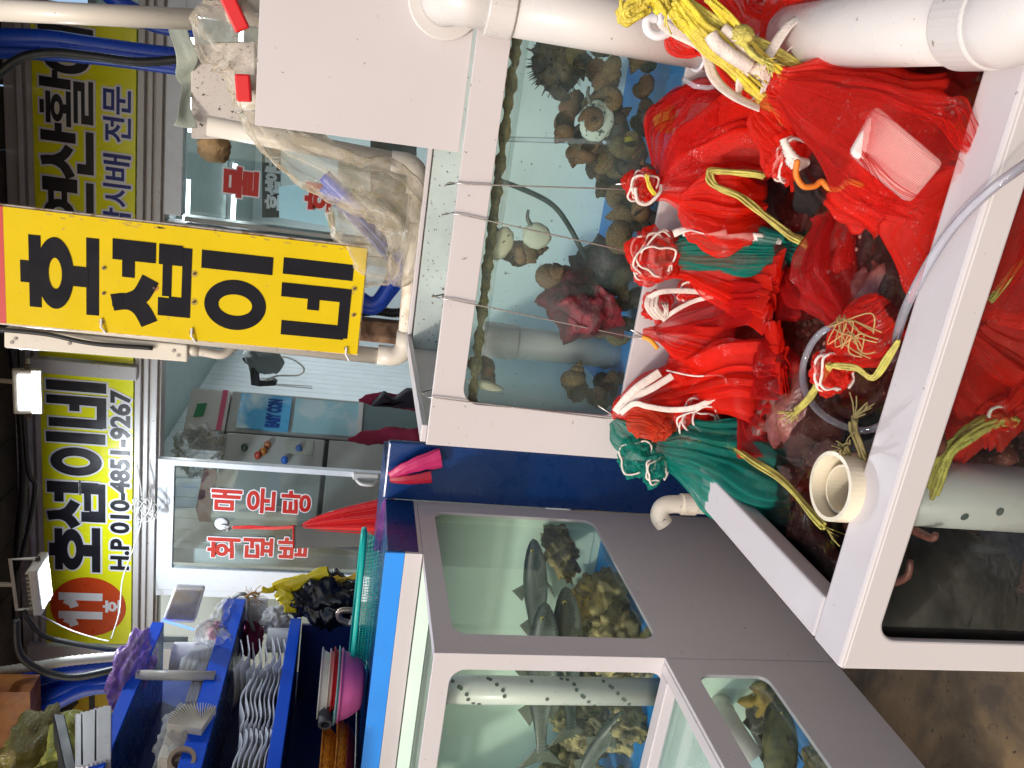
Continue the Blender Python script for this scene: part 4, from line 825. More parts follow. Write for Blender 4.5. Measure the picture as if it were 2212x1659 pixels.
# wall sockets and remote
t = thing('wall_socket', 'white double wall socket behind the shelves beside a looped cord', 'socket', tuple(P(545, 1330, Y=3.47)))
link('socket_plate', MB().slab([P(505, 1345, Y=3.468), P(505, 1292, Y=3.468), P(578, 1296, Y=3.468), P(578, 1345, Y=3.468)], (0, .02, 0)), WHT, t, bevel=.004)
link('cover', MB().slab([P(540, 1330, Y=3.46), P(540, 1305, Y=3.46), P(560, 1306, Y=3.46), P(560, 1330, Y=3.46)], (0, .008, 0)), WHT, t, bevel=.002)
t = link('cord', MB().tube(near([P(505, 1290, Y=3.4), P(520, 1283, Y=3.36), P(534, 1290, Y=3.36), P(538, 1330, Y=3.36), P(548, 1362, Y=3.38)], 8), .009, 8), mat('grey_cord', (.25, .26, .24), .5), origin=P(534, 1300, Y=3.36), smooth=True); tag(t, 'grey cord looping over the wall socket', 'cord')
t = link('twine', MB().tube(near([P(530, 1290, Y=3.33), P(548, 1280, Y=3.33), P(560, 1285, Y=3.33)], 5), .006, 6), mat('orange_fibre', (.42, .22, .06), .9), origin=P(545, 1285, Y=3.33)); tag(t, 'orange twine frayed above the wall socket', 'twine')
mbf = MB(); rnd = random.Random(5)
for k in range(40):
    a = P(550, 1288, Y=3.33); d = Vector((rnd.uniform(-1, 1), rnd.uniform(-.5, .3), rnd.uniform(-1, .9)))*.055; mbf.tube([a, a+d*.6+Vector((0, 0, .01)), a+d], .0011, 4)
link('frayed_end', mbf, mat('orange_fibre', (1, 1, 1)), t)
# yellow gloves, black bag
YG = mat('yellow_rubber', (.78, .60, .01), .3, var=.05, bump=.2, bscale=60)
t = thing('rubber_gloves', 'yellow rubber gloves hanging over the black bag by the door', 'gloves', tuple(P(620, 1270, Y=3.3)))
def glove(t, pts, fingers, w, mt, seed=0):
    link('cuff', sleeve(pts, w, seed, seg=30, crinkle=.25, flat=(.4, 1), per=8), mt, t, smooth=True)
    for f in fingers: link('finger', MB().tube(near(f, 5), lambda u: .010-.003*u, 10), mt, t, smooth=True)
glove(t, [P(590, 1268, Y=3.28), P(630, 1262, Y=3.27), P(665, 1255, Y=3.27), P(712, 1242, Y=3.27)], [[P(592, 1275-k*3, Y=3.27), P(578, 1278-k*2, Y=3.26), P(566, 1277-k*4, Y=3.26)] for k in range(3)], [.02, .034, .036, .045], YG, 2)
glove(t, [P(600, 1275, Y=3.26), P(612, 1285, Y=3.25), P(620, 1300, Y=3.24)], [[P(615+k*6, 1298, Y=3.24), P(618+k*6, 1312, Y=3.23), P(617+k*7, 1322, Y=3.23)] for k in range(4)], [.03, .038, .03], YG, 6)
glove(t, [P(690, 1262, Y=3.33), P(730, 1268, Y=3.33), P(775, 1262, Y=3.33)], [], [.03, .05, .05], mat('yellow_rubber_dark', (.70, .42, .01), .35), 8)
BBAG = mat('black_bin_bag', (.008, .008, .012), .18, bump=1, bscale=35)
t = link('bin_bag', sleeve([P(610, 1290, Y=3.3), P(650, 1295, Y=3.28), P(700, 1292, Y=3.28), P(760, 1300, Y=3.3)], [.02, .06, .10, .09], 21, crinkle=.6), BBAG, origin=P(700, 1295, Y=3.3), smooth=True); tag(t, 'glossy black bin bag bunched under the yellow gloves', 'bag')
# teal colander, pink bowl, tray stack, hose and orange baskets on the counter
TEAL = mat('teal_plastic', (.0, .42, .36), .35, var=.04)
CZ = 1.323
col_ = thing('colander', 'large teal plastic colander standing on the blue counter', 'colander', tuple(P(800, 1300, Y=2.75)))
cA, cB = P(768, 1145, Y=2.75), P(750, 1462, Y=2.75); ctr = (cA+cB)/2; rx = (cB-cA).length/2
ctr = Vector((ctr.x, 2.75, ctr.z-.012))
def coland(u, v):
    a = u*2*math.pi; prof = [(1.0, 0), (1.02, -.014), (.985, -.014), (.96, -.02), (.90, -.05), (.80, -.085), (.62, -.108), (.35, -.115), (.001, -.117)]
    k = v*(len(prof)-1); j = min(int(k), len(prof)-2); f = k-j; r = prof[j][0]*(1-f)+prof[j+1][0]*f; z = prof[j][1]*(1-f)+prof[j+1][1]*f
    return ctr+Vector((math.cos(a)*rx*r, math.sin(a)*.13*r, z))
tm = bpy.data.materials.new('teal_perforated'); tm.use_nodes = True; nt = tm.node_tree; b_ = nt.nodes['Principled BSDF']; b_.inputs['Base Color'].default_value = (0, .42, .36, 1); b_.inputs['Roughness'].default_value = .35
tc = nt.nodes.new('ShaderNodeTexCoord'); br = nt.nodes.new('ShaderNodeTexBrick'); br.inputs['Scale'].default_value = 42; br.inputs['Mortar Size'].default_value = .032; br.offset = 0; br.inputs['Brick Width'].default_value = .5; br.inputs['Row Height'].default_value = .5
br.inputs['Color1'].default_value = (0, 0, 0, 1); br.inputs['Color2'].default_value = (0, 0, 0, 1); br.inputs['Mortar'].default_value = (1, 1, 1, 1)
mp = nt.nodes.new('ShaderNodeMapping'); mp.inputs['Rotation'].default_value = (R(90), 0, 0); nt.links.new(tc.outputs['Object'], mp.inputs[0]); nt.links.new(mp.outputs[0], br.inputs[0]); nt.links.new(br.outputs['Color'], b_.inputs['Alpha'])
rimm = MB().grid(lambda u, v: coland(u, v*.32), 64, 8, cu=True); link('rim', rimm, TEAL, col_, smooth=True).modifiers.new('s', 'SOLIDIFY').thickness = .004
bowl = link('bowl', MB().grid(lambda u, v: coland(u, .38+v*.62), 64, 24, cu=True), tm, None, smooth=True, origin=ctr); parent_to(bowl, col_); bowl.modifiers.new('s', 'SOLIDIFY').thickness = .004
def bowlmesh(c, rx, ry, h, prof=((1, 0), (1.0, -.03), (.93, -.08), (.82, -.5), (.62, -.9), (.4, -1), (.001, -1))):
    c = Vector(c)
    def fn(u, v):
        a = u*2*math.pi; k = v*(len(prof)-1); j = min(int(k), len(prof)-2); f = k-j
        return c+Vector((math.cos(a)*rx*(prof[j][0]*(1-f)+prof[j+1][0]*f), math.sin(a)*ry*(prof[j][0]*(1-f)+prof[j+1][0]*f), h*(prof[j][1]*(1-f)+prof[j+1][1]*f)))
    return MB().grid(fn, 40, 20, cu=True)
pc0, pc1 = P(735, 1400, Y=2.62), P(722, 1545, Y=2.62); pm = (pc0+pc1)/2
def bw(name, lab, xx, y0, y1, Yd, h, mt, cat, ryf=.8):
    a, b = P(xx, y0, Y=Yd), P(xx, y1, Y=Yd); c = (a+b)/2; r = (b-a).length/2
    o = link(name, bowlmesh(c, r, r*ryf, h), mt, origin=c, smooth=True); o.modifiers.new('s', 'SOLIDIFY').thickness = .004; return tag(o, lab, cat)
PINK = mat('pink_plastic', (.80, .16, .42), .35, var=.04)
bw('plastic_bowl', 'pink plastic bowl behind the blue panel beside the teal colander', 733, 1412, 1548, 2.62, .09, PINK, 'bowl')
bw('plastic_bowl', 'pale aqua bowl rim stacked on the pink bowl', 726, 1408, 1550, 2.63, .06, mat('aqua_plastic', (.25, .55, .55), .35), 'bowl')
bw('plastic_bowl', 'red plastic dish between the aqua bowl and the white baskets', 717, 1408, 1530, 2.63, .05, mat('red_plastic', (.62, .02, .03), .3), 'bowl')
BW = mat('white_basket', (.68, .68, .64), .4, var=.05)
bw('plastic_basket', 'white basket directly on the red dish', 708, 1412, 1530, 2.64, .05, BW, 'basket')
bw('plastic_basket', 'uppermost white basket of the counter stack', 690, 1410, 1538, 2.64, .06, BW, 'basket')
t = thing('grey_hose_end', 'short grey rubber tube end beside the white baskets', 'rubber tube', tuple(P(700, 1565, Y=2.55)))
a = P(702, 1525, Y=2.6); b = P(702, 1566, Y=2.5); link('tube', MB().pipe([a+Vector((.05, .15, 0)), b], .026, .017, 28), mat('grey_rubber', (.06, .06, .065), .55), t, smooth=False)
OR = mat('orange_basket', (.75, .30, .03), .4, col2=(.45, .14, .02), c2scale=60, var=.1, bump=1, bscale=140)
for xx, y0, lab, h in ((690, 1575, 'orange net-sided basket at the left edge, uppermost', .06), (722, 1560, 'brown orange basket below the uppermost orange one', .05), (744, 1575, 'dark red rimmed basket lowest beside the blue panel', .03)):
    bw('orange_basket', lab, xx, y0, y0+150, 2.55, h, OR if xx < 740 else mat('maroon_plastic', (.25, .03, .04), .4), 'basket')
mt_ = thing('metal_hook', 'curved metal hose end above the teal colander', 'hook', tuple(P(735, 1330, Y=3.0)))
link('spout', MB().tube(near([P(752, 1345, Y=3.0), P(735, 1338, Y=3.0), P(732, 1322, Y=3.0), P(748, 1318, Y=3.0), P(770, 1320, Y=3.0)], 6), .012, 10, ridge=.1), mat('worn_steel', (.45, .36, .30), .3, metal=.8), mt_, smooth=True)
# ---- stuff on top of the shelf unit
t = link('purple_bag', MB().ball(P(288, 1440, X=-2.3), (.12, .20, .07), 70, 48, .30, 2.2, 12), plasmat('purple_film', (.36, .18, .75), .55, .15), origin=P(290, 1430, X=-2.3), smooth=True); tag(t, 'purple plastic bag lying on top of the blue shelf unit', 'bag')
t = thing('ribbed_cover', 'cream ribbed plastic casing with a black edge at the top left of the shelves', 'casing', tuple(P(200, 1630, X=-2.3)))
for k in range(7):
    a, b = P(173+k*9.5, 1659+40-k*3, X=-2.32), P(172+k*10, 1570-k*3+8, X=-2.32); link('rib', MB().obox((a+b)/2, (b-a)/2*.98, (.08, 0, 0), (0, 0, .0145)), PVC2, t, bevel=.004)
a, b = P(168, 1700, X=-2.34), P(140, 1575, X=-2.34); link('black_edge', MB().obox((a+b)/2+Vector((0, 0, .02)), (b-a)/2, (.07, 0, 0), (0, 0, .02)), BLK, t, bevel=.004)
YBG = plasmat('yellow_green_film', (.42, .44, .08), .72, .3)
t = link('yellow_bag', MB().ball(P(80, 1622, X=-2.6), (.13, .20, .12), 44, 30, .35, 2.5, 22), plasmat('dark_yellow_film', (.20, .17, .03), .9, .35), origin=P(90, 1625, X=-2.6), smooth=True); tag(t, 'dark yellow knotted plastic bag at the far top left', 'bag')
t = link('yellow_bag', sleeve([P(208, 1560, X=-2.45), P(175, 1580, X=-2.45), P(150, 1620, X=-2.45), P(125, 1670, X=-2.45)], [.03, .075, .075, .06], 31, crinkle=.4), YBG, origin=P(160, 1600, X=-2.45), smooth=True); tag(t, 'pale yellow translucent bag standing behind the ribbed casing', 'bag')
t = link('dustpan', MB().slab([P(150, 1592, X=-2.6), P(205, 1560, X=-2.6), P(255, 1530, X=-2.6), P(250, 1600, X=-2.6)], (-.04, 0, 0)), mat('dark_grey_plastic', (.05, .055, .06), .4), origin=P(220, 1570, X=-2.6), bevel=.01); tag(t, 'dark grey plastic lid leaning on top of the shelf unit', 'lid')
t = link('purple_tray', MB().slab([P(152, 1588, X=-2.66), P(178, 1545, X=-2.66), P(212, 1522, X=-2.66), P(200, 1560, X=-2.66)], (-.02, 0, 0)), mat('purple_plastic', (.10, .03, .30), .4), origin=P(180, 1555, X=-2.66), bevel=.01); tag(t, 'dark purple dustpan edge behind the dark grey lid', 'dustpan')
# ---- apron hanging on the door glass
RUB = mat('red_pvc_apron', (.62, .008, .012), .22, var=.06, bump=.25, bscale=14, coat=.2)
ap = thing('apron', 'red and grey rubber apron hanging from a suction hook on the door', 'apron', tuple(P(700, 1130, Y=4.25)))
link('strap', MB().slab([P(502, 1136, Y=4.27), P(540, 1134, Y=4.27), P(590, 1137, Y=4.26), P(640, 1134, Y=4.25), P(640, 1141, Y=4.25), P(590, 1144, Y=4.26), P(540, 1142, Y=4.27), P(502, 1142, Y=4.27)], (0, -.006, 0)), RUB, ap, bevel=.002)
def apr(x0, y0, x1, ya, yb, Yd, seed, folds=3):
    top = y0
    def fn(u, v):
        x = x0+(x1-x0)*v; w = v**.6; y = y0+(ya+(yb-ya)*u-y0)*w
        p = P(x, y, Y=Yd); p.y += -.035*abs(math.sin(u*math.pi*folds+seed))*(w) - .02; return p
    return MB().grid(fn, 40, 24)
link('red_fold', apr(648, 1136, 850, 1066, 1150, 4.26, .4), RUB, ap, smooth=True).modifiers.new('s', 'SOLIDIFY').thickness = .003
link('grey_lining', apr(634, 1160, 850, 1128, 1190, 4.29, 1.2, 1).join(MB()), mat('grey_pvc', (.07, .075, .08), .35), ap, smooth=True).modifiers.new('s', 'SOLIDIFY').thickness = .003
g = [P(634, 1136, Y=4.24), P(634, 1184, Y=4.24), P(850, 1178, Y=4.24), P(850, 1136, Y=4.24)]
link('grey_lining', MB().slab(g, (0, -.004, 0)), mat('grey_pvc', (.07, .075, .08), .35), ap)
link('red_hem', MB().tube([P(634, 1136, Y=4.235), P(634, 1184, Y=4.235)], .005, 8), RUB, ap)
hk = thing('suction_hook', 'white suction hook stuck on the door glass', 'hook', tuple(P(480, 1132, Y=4.36)))
p = P(479, 1131, Y=4.365); link('suction_cup', MB().tube([p, p+Vector((0, -.008, 0)), p+Vector((0, -.012, 0))], lambda u: .042-.012*u, 28), WHT, hk, smooth=True)
link('hook', MB().tube(near([p+Vector((0, -.02, .0)), p+Vector((.0, -.03, -.03)), p+Vector((0, -.05, -.055)), p+Vector((0, -.07, -.04))], 5), .008, 8), mat('hook_grey', (.5, .5, .5), .2), hk, smooth=True)
# ---- pink rubber gloves over the partition
PG = mat('pink_rubber', (.52, .025, .14), .38, var=.06, bump=.25, bscale=70); PG2 = mat('red_rubber', (.36, .006, .03), .35, var=.06)
t = thing('rubber_gloves', 'pink rubber glove cuff hanging over the navy partition', 'gloves', tuple(P(880, 1010, Y=2.70)))
link('cuff', sleeve([P(842, 1028, Y=2.70), P(875, 1012, Y=2.69), P(910, 1000, Y=2.69), P(952, 990, Y=2.70)], [.014, .022, .028, .036], 4, seg=30, crinkle=.12, flat=(.35, 1), per=8), PG, t, smooth=True)
t = thing('rubber_gloves', 'smaller dark red rubber glove beside the pink cuff on the navy partition', 'gloves', tuple(P(880, 1035, Y=2.70)))
link('cuff', sleeve([P(842, 1034, Y=2.70), P(880, 1036, Y=2.69), P(932, 1030, Y=2.69)], [.012, .018, .022], 7, seg=30, crinkle=.15, flat=(.35, 1), per=8), PG2, t, smooth=True)
t = thing('film_sheet', 'upright clear film edge with pink tint on the partition corner', 'plastic sheet', tuple(P(830, 1100, Y=2.74)))
link('sheet', MB().slab([P(838, 1075, Y=2.745), P(826, 1085, Y=2.745), P(806, 1190, Y=2.745), P(838, 1190, Y=2.745)], (0, .004, 0)), glassmat('blue_pink_film', (.45, .45, .8), 1, .3, dirtcol=(.6, .15, .5)), t)
# ---- small drain elbow in the gap
de = thing('drain_elbow', 'stained cream pipe elbow sticking out in front of the navy partition', 'pipe', tuple(P(1450, 1085, Y=2.2)))
p = P(1437, 1100, Y=2.25); q_ = P(1530, 1085, Y=2.25)
link('elbow', MB().tube(near([p+Vector((-.045, -.02, .0)), p+Vector((-.02, -.01, .02)), p+Vector((.012, 0, .005)), Vector((p.x+.022, p.y, p.z-.06)), Vector((p.x+.024, p.y, p.z-.22))], 6), .030, 20), PVCDIRTY, de, smooth=True)
link('collar', MB().tube([Vector((p.x+.022, p.y, p.z-.05)), Vector((p.x+.023, p.y, p.z-.10))], .036, 20), PVCDIRTY, de, bevel=.002)
# ================================================================== INSIDE THE SHOP
FR = mat('fridge_grey', (.40, .40, .39), .35, var=.04)
def inner_cab(lab, name, cat, yl, yr, ztop, dep):
    a, b = P(486, yr, Z=2.3), P(470, yl, Z=2.3)
    return a, b
fa, fb = Vector((-1.90, 5.30, 0)), Vector((-2.28, 4.86, 0)); fd = (fb-fa).normalized(); fn_ = Vector((fd.y, -fd.x, 0)); fn_ = -fn_ if fn_.x < 0 else fn_
def cab(t, mid, half, dep, z0, z1, mt, nm='body'): return link(nm, MB().obox(mid-fn_*dep+Vector((0, 0, (z0+z1)/2)), fd*half, fn_*dep, (0, 0, (z1-z0)/2)), mt, t, bevel=.008)
t = thing('fridge', 'grey upright fridge with fruit magnets behind the door opening', 'fridge', tuple(fb+fn_*0))
c_ = fa+fd*.57; cab(t, c_, .29, .3, .05, 2.26, FR)
F2 = lambda s, z, d=0: fa+fd*s+Vector((0, 0, z))+fn_*d
link('door', MB().obox(F2(.57, 1.93, .012), fd*.285, fn_*.012, (0, 0, .31)), FR, t, bevel=.006); link('door', MB().obox(F2(.57, 1.05, .012), fd*.285, fn_*.012, (0, 0, .54)), FR, t, bevel=.006)
link('door_seal', MB().obox(F2(.57, 1.603, .006), fd*.28, fn_*.006, (0, 0, .012)), BLK, t)
for s_, z, c in ((.55, 2.12, (.05, .08, .06)), (.60, 2.03, (.4, .04, .02)), (.57, 2.0, (.45, .15, .03)), (.52, 1.98, (.35, .12, .05)), (.62, 1.86, (.02, .12, .5)), (.53, 1.78, (.04, .1, .3))):
    link('magnet', MB().ball(F2(s_-.16, z, .035), (.03, .02, .022), 14, 8, .2, 3, s_*50), mat('magnet_%d' % int(s_*1000+z*10), c, .3), t, smooth=True)
cr = link('note', MB().obox(F2(.36, 1.78, .03), fd*.05, fn_*.004, (0, 0, .09)), mat('note_paper', (.36, .36, .32), .8, bump=1, bscale=20), t)
t = thing('display_freezer', 'glass-fronted upright freezer with a blue lettered header panel', 'freezer', tuple(fa))
c_ = fa+fd*.11; cab(t, c_, .155, .3, .05, 2.26, FR); link('side_shade', MB().obox(F2(.272, 1.2, -.2), fd*.006, fn_*.19, (0, 0, 1.04)), mat('dark_gap', (.02, .02, .02), .8), t)  # dark slab filling the gap, shade put into its colour
link('header', MB().obox(F2(.11, 2.03, .012), fd*.13, fn_*.01, (0, 0, .165)), mat('header_blue', (.10, .40, .70), .3, col2=(.62, .75, .80), c2scale=3), t)
hdr = t
org = F2(.22, 1.93, .024)
fonttext('lettering', 'EASY CON', org, -fd, (0, 0, 1), fn_, .21, .08, mat('header_ink', (.01, .06, .30), .3), t, bold=.006)
link('glass_door', MB().obox(F2(.11, 1.62, .010), fd*.13, fn_*.004, (0, 0, .22)), mat('freezer_window', (.34, .56, .64), .12, col2=(.5, .62, .66), c2scale=5, c2lo=.55, c2hi=.62), t)
link('door_frame', MB().obox(F2(.11, 1.40, .02), fd*.145, fn_*.01, (0, 0, .015)), ALU, t)
link('glass_door', MB().obox(F2(.11, .95, .012), fd*.135, fn_*.006, (0, 0, .43)), mat('dark_freezer_glass', (.16, .22, .23), .1), t)
link('handle', MB().obox(F2(.235, 1.32, .03), fd*.008, fn_*.012, (0, 0, .09)), BLK, t)
t = thing('carton', 'white carton with green label on top of the glass freezer', 'box', tuple(F2(.05, 2.27)))
link('box_body', MB().obox(F2(.12, 2.39, -.14), fd*.15, fn_*.16, (0, 0, .125)), mat('white_carton', (.62, .60, .62), .6), t, bevel=.004)
link('pink_stripe', MB().obox(F2(.12, 2.30, .022), fd*.151, fn_*.003, (0, 0, .016)), mat('pink_stripe', (.62, .10, .2), .5), t)
lb = link('green_label', MB().slab([F2(.08, 2.40, .022), F2(.18, 2.41, .022), F2(.19, 2.47, .022), F2(.09, 2.46, .022)], fn_*.003), mat('label_green', (.03, .22, .10), .5), t)
t = link('plastic_bag', MB().ball(F2(.40, 2.40, -.03), (.15, .15, .15), 50, 34, .45, 3, 41), CLEAR, origin=F2(.44, 2.3), smooth=True); tag(t, 'bulging clear plastic bag on top of the grey fridge', 'bag')
t = link('red_container', MB().obox(F2(.68, 2.31, -.1), fd*.14, fn_*.1, (0, 0, .04)), mat('dark_red_box', (.22, .01, .02), .4), origin=F2(.68, 2.27)); tag(t, 'dark red tub beside the clear bag on the fridge', 'tub')
# towels hanging
TOW = mat('magenta_towel', (.24, .015, .05), .9, bump=.5)
for lab, pts in (('magenta towel hanging on the freezer handle', [P(752, 950, Y=4.7), P(800, 945, Y=4.7), P(860, 940, Y=4.7), P(915, 945, Y=4.7)]), ('dark red cloth on the freezer edge in the shop', [P(775, 865, Y=5), P(820, 862, Y=5), P(900, 870, Y=5)])):
    t = link('towel', sleeve(pts, [.01, .04, .05, .05][:len(pts)], 3, seg=24, crinkle=.4, flat=(.5, 1)), TOW, origin=pts[0], smooth=True); tag(t, lab, 'towel')
t = link('dark_cloth', MB().slab([P(800, 880, Y=4.9), P(830, 850, Y=4.9), P(850, 868, Y=4.9), P(880, 845, Y=4.9), P(905, 850, Y=4.9), P(905, 885, Y=4.9)], (0, .1, 0)), mat('black_cloth', (.012, .008, .015), .9), origin=P(850, 865, Y=4.9), bevel=.02); tag(t, 'black and purple clothing heap low inside the doorway', 'clothing')
# wall fan
FX = -2.60
fan = thing('wall_fan', 'black wall fan with a grey cloth cover on the interior wall', 'fan', tuple(P(570, 820, Y=6.2)))
fp = lambda x, y, d=0: P(x, y, Y=6.2)+Vector((0, d, 0))
link('mount', MB().slab([fp(545, 833), fp(548, 823), fp(590, 822), fp(598, 828), fp(596, 834), fp(560, 836)], (0, .09, 0)), BLK, fan, bevel=.01)
link('neck', MB().tube([fp(552, 830), fp(550, 805), fp(545, 785)], .035, 14), BLK, fan, smooth=True)
link('motor', MB().slab([fp(520, 775), fp(532, 765), fp(552, 772), fp(548, 792), fp(530, 788)], (0, .13, 0)), BLK, fan, bevel=.02)
link('cloth_cover', MB().ball((fp(570, 775)), (.115, .08, .155), 40, 26, .12, 3, 5, rot=Matrix.Rotation(R(25), 3, 'Y')), mat('grey_cloth', (.16, .18, .18), .9, bump=.6, bscale=30), fan, smooth=True)
link('cord', MB().tube(near([fp(595, 768), fp(630, 775), fp(656, 795), fp(645, 810), fp(600, 812), fp(575, 822)], 8), .008, 6), WIRE, fan, smooth=True)
for dy in (0, 5): link('pull_string', MB().tube([fp(597, 830+dy*.5), fp(675, 834+dy)], .004, 5), WIRE, fan)
# added board and sheet imitating the right window's reflections; furniture behind it
bd = thing('lettered_board', 'dark board with white brush lettering inside the right window', 'board', tuple(P(590, 400, Y=5.0)))
link('board', MB().slab([P(566, 470, Y=5.0), P(566, 300, Y=5.0), P(606, 300, Y=5.0), P(606, 470, Y=5.0)], (0, .02, 0)), mat('dark_board', (.04, .05, .05), .3), bd)
for s, y0, y1 in (('호', 451, 422), ('섭', 420, 393), ('이', 390, 369), ('네', 365, 341)):
    A, B, C_, D = rect(574, 603, y0, y1, 4.985); fonttext('lettering', s, (A, 4.985, C_), (1, 0, 0), (0, 0, 1), (0, -1, 0), B-A, D-C_, WHT, bd, bold=.006)
t = thing('pale_panel', 'pale blue sheet with a yellow curved band behind the right window', 'panel', tuple(P(660, 430, Y=4.95)))
link('sheet', MB().slab([P(603, 470, Y=4.95), P(603, 403, Y=4.95), P(727, 392, Y=4.95), P(730, 492, Y=4.95)], (0, .02, 0)), mat('pale_blue_sheet', (.50, .74, .84), .4, emit=(.5, .8, .95), estr=.25), t)  # brightness of the imitated reflection put into a faint glow
mb = MB(); arc = near([P(668, 405, Y=4.94), P(690, 415, Y=4.94), P(708, 440, Y=4.94), P(716, 470, Y=4.94), P(717, 492, Y=4.94)], 6)
mb.tube(arc, .018, 8); link('yellow_band', mb, mat('band_yellow', (.75, .48, .03), .4), t)
t = link('steel_hood', MB().slab([P(730, 470, Y=5.1), P(730, 330, Y=5.1), P(800, 330, Y=5.1), P(800, 500, Y=5.1)], (0, .3, 0)), mat('steel_hood', (.50, .52, .50), .3, metal=.3), origin=P(760, 400, Y=5.1)); tag(t, 'pale steel cabinet low behind the right window', 'cabinet')
t = link('dark_shelf', MB().slab([P(800, 500, Y=5.2), P(800, 250, Y=5.2), P(900, 250, Y=5.2), P(900, 500, Y=5.2)], (0, .3, 0)), mat('dark_kitchen', (.05, .06, .06), .5), origin=P(850, 400, Y=5.2)); tag(t, 'dark cupboard under the steel cabinet behind the right window', 'cupboard')
t = link('dark_shutter', MB().slab([P(470, 300, Y=5.3), P(470, 90, Y=5.3), P(700, 90, Y=5.3), P(700, 300, Y=5.3)], (0, .2, 0)), mat('dark_shutter', (.09, .12, .11), .5), origin=P(560, 200, Y=5.3)); tag(t, 'dark green-grey shutter deep behind the right window', 'shutter')
# ================================================================== SEA CREATURES
def shellmesh(L=.10, turns=5.2, fat=.5, spike=0, nsp=8, ap=.9, nt=150, ns=20, seed=0):
    """spiral shell, apex along +Z, about L long"""
    mb = MB(); k = .58
    def fn(u, v):
        th = v*turns*2*math.pi; s = k**(th/(2*math.pi)) ; s0 = 1
        a = u*2*math.pi; cr = .46*s*fat*1.9; rc = .36*s*fat*1.5
        rr = cr*(1+.07*math.sin(a*11))*(1+.035*math.sin(th*11))
        if spike:
            q_ = max(0, math.cos(th*nsp/2/math.pi*math.pi))**5*max(0, math.cos(a-.25))**6 + .5*max(0, math.cos(th*nsp/2+1.7))**5*max(0, math.cos(a+.7))**6
            rr *= 1+spike*q_
        rr *= 1 + .05*noise.noise(Vector((math.cos(a)*2, th*1.5, seed)))
        r = rc+rr*math.cos(a); z = -1.25*s + rr*math.sin(a)*1.15
        return Vector((r*math.cos(th), r*math.sin(th), z))
    mb.grid(fn, ns, nt, cu=True)
    b = len(mb.v); lo = min(v[2] for v in mb.v); hi = max(v[2] for v in mb.v); s = L/(hi-lo)
    mb.v = [(v[0]*s, v[1]*s, (v[2]-(lo+hi)/2)*s) for v in mb.v]
    return mb
SHM = [mat('whelk_brown', (.15, .075, .028), .5, col2=(.30, .20, .08), c2scale=30, var=.3, vscale=50, bump=.8, bscale=120),
       mat('whelk_olive', (.09, .065, .028), .55, col2=(.24, .18, .06), c2scale=28, var=.3, vscale=50, bump=.9, bscale=120),
       mat('whelk_tan', (.26, .14, .06), .5, col2=(.14, .06, .025), c2scale=26, var=.25, vscale=60, bump=.6, bscale=100),
       mat('whelk_dark', (.035, .026, .02), .6, col2=(.10, .07, .04), c2scale=30, var=.3, bump=.9)]
protos = []
for i in range(8):
    mb = shellmesh(1, turns=4.6+.2*(i % 3), fat=(.50, .44, .55, .40)[i % 4], seed=i)
    me = bpy.data.meshes.new('whelk'); me.from_pydata(mb.v, [], mb.f); me.update(); me.polygons.foreach_set('use_smooth', [True]*len(me.polygons)); me.materials.append(SHM[i % 4]); protos.append(me)
rnd = random.Random(11)
def place_shell(me, loc, L, eul, label, group=None, name='whelk', cat='whelk'):
    o = bpy.data.objects.new(name, me); COL.objects.link(o); o.location = loc; o.scale = (L,)*3; o.rotation_euler = eul
    return tag(o, label, cat, group)
ORD = 'first second third fourth fifth sixth seventh eighth ninth tenth eleventh twelfth thirteenth fourteenth fifteenth sixteenth'.split(); CW = ('brown', 'olive', 'tan', 'dark')
for (xa, xb, n, zt_, lab, grp) in ((-.60, -.12, 13, .82, 'brown whelk lying on the blue floor in the left half of the snail tank', 'whelks along the blue floor'), (-.14, .02, 16, .93, 'whelk in the heap between the murex and the yellow bung', 'whelks in the middle heap'), (-.02, .48, 58, 1.07, 'whelk in the tall brown heap at the right end of the snail tank', 'whelks in the tall right heap')):
    for i in range(n):
        x = rnd.uniform(xa, xb); y = 1.845+rnd.random()**1.4*.36; L = rnd.uniform(.068, .102)
        top = zt_ if n < 50 else zt_ + .10*(x-.0)/.48*2
        z = .825+rnd.random()**1.1*(top-.825)*(1-.25*(y-1.85)/.36)
        pi_ = rnd.randrange(8)
        if n < 50: x = xa+(xb-xa)*(i+.5)/n+rnd.uniform(-.004, .004); lab = '%s whelk, %s from the left %s' % (CW[pi_ % 4], ORD[i], 'along the blue floor of the snail tank' if n == 13 else 'in the middle heap of the snail tank')
        place_shell(protos[pi_], (x, y, z), L, (rnd.uniform(0, 6.28), rnd.uniform(0, 6.28), rnd.uniform(0, 6.28)), lab, grp)
FOOT = mat('cream_foot', (.72, .64, .46), .45, var=.08, vscale=12, speck=.7, speckcol=(.15, .13, .08), sss=.2)
FOOT2 = mat('white_foot', (.62, .62, .50), .4, var=.05, sss=.2)
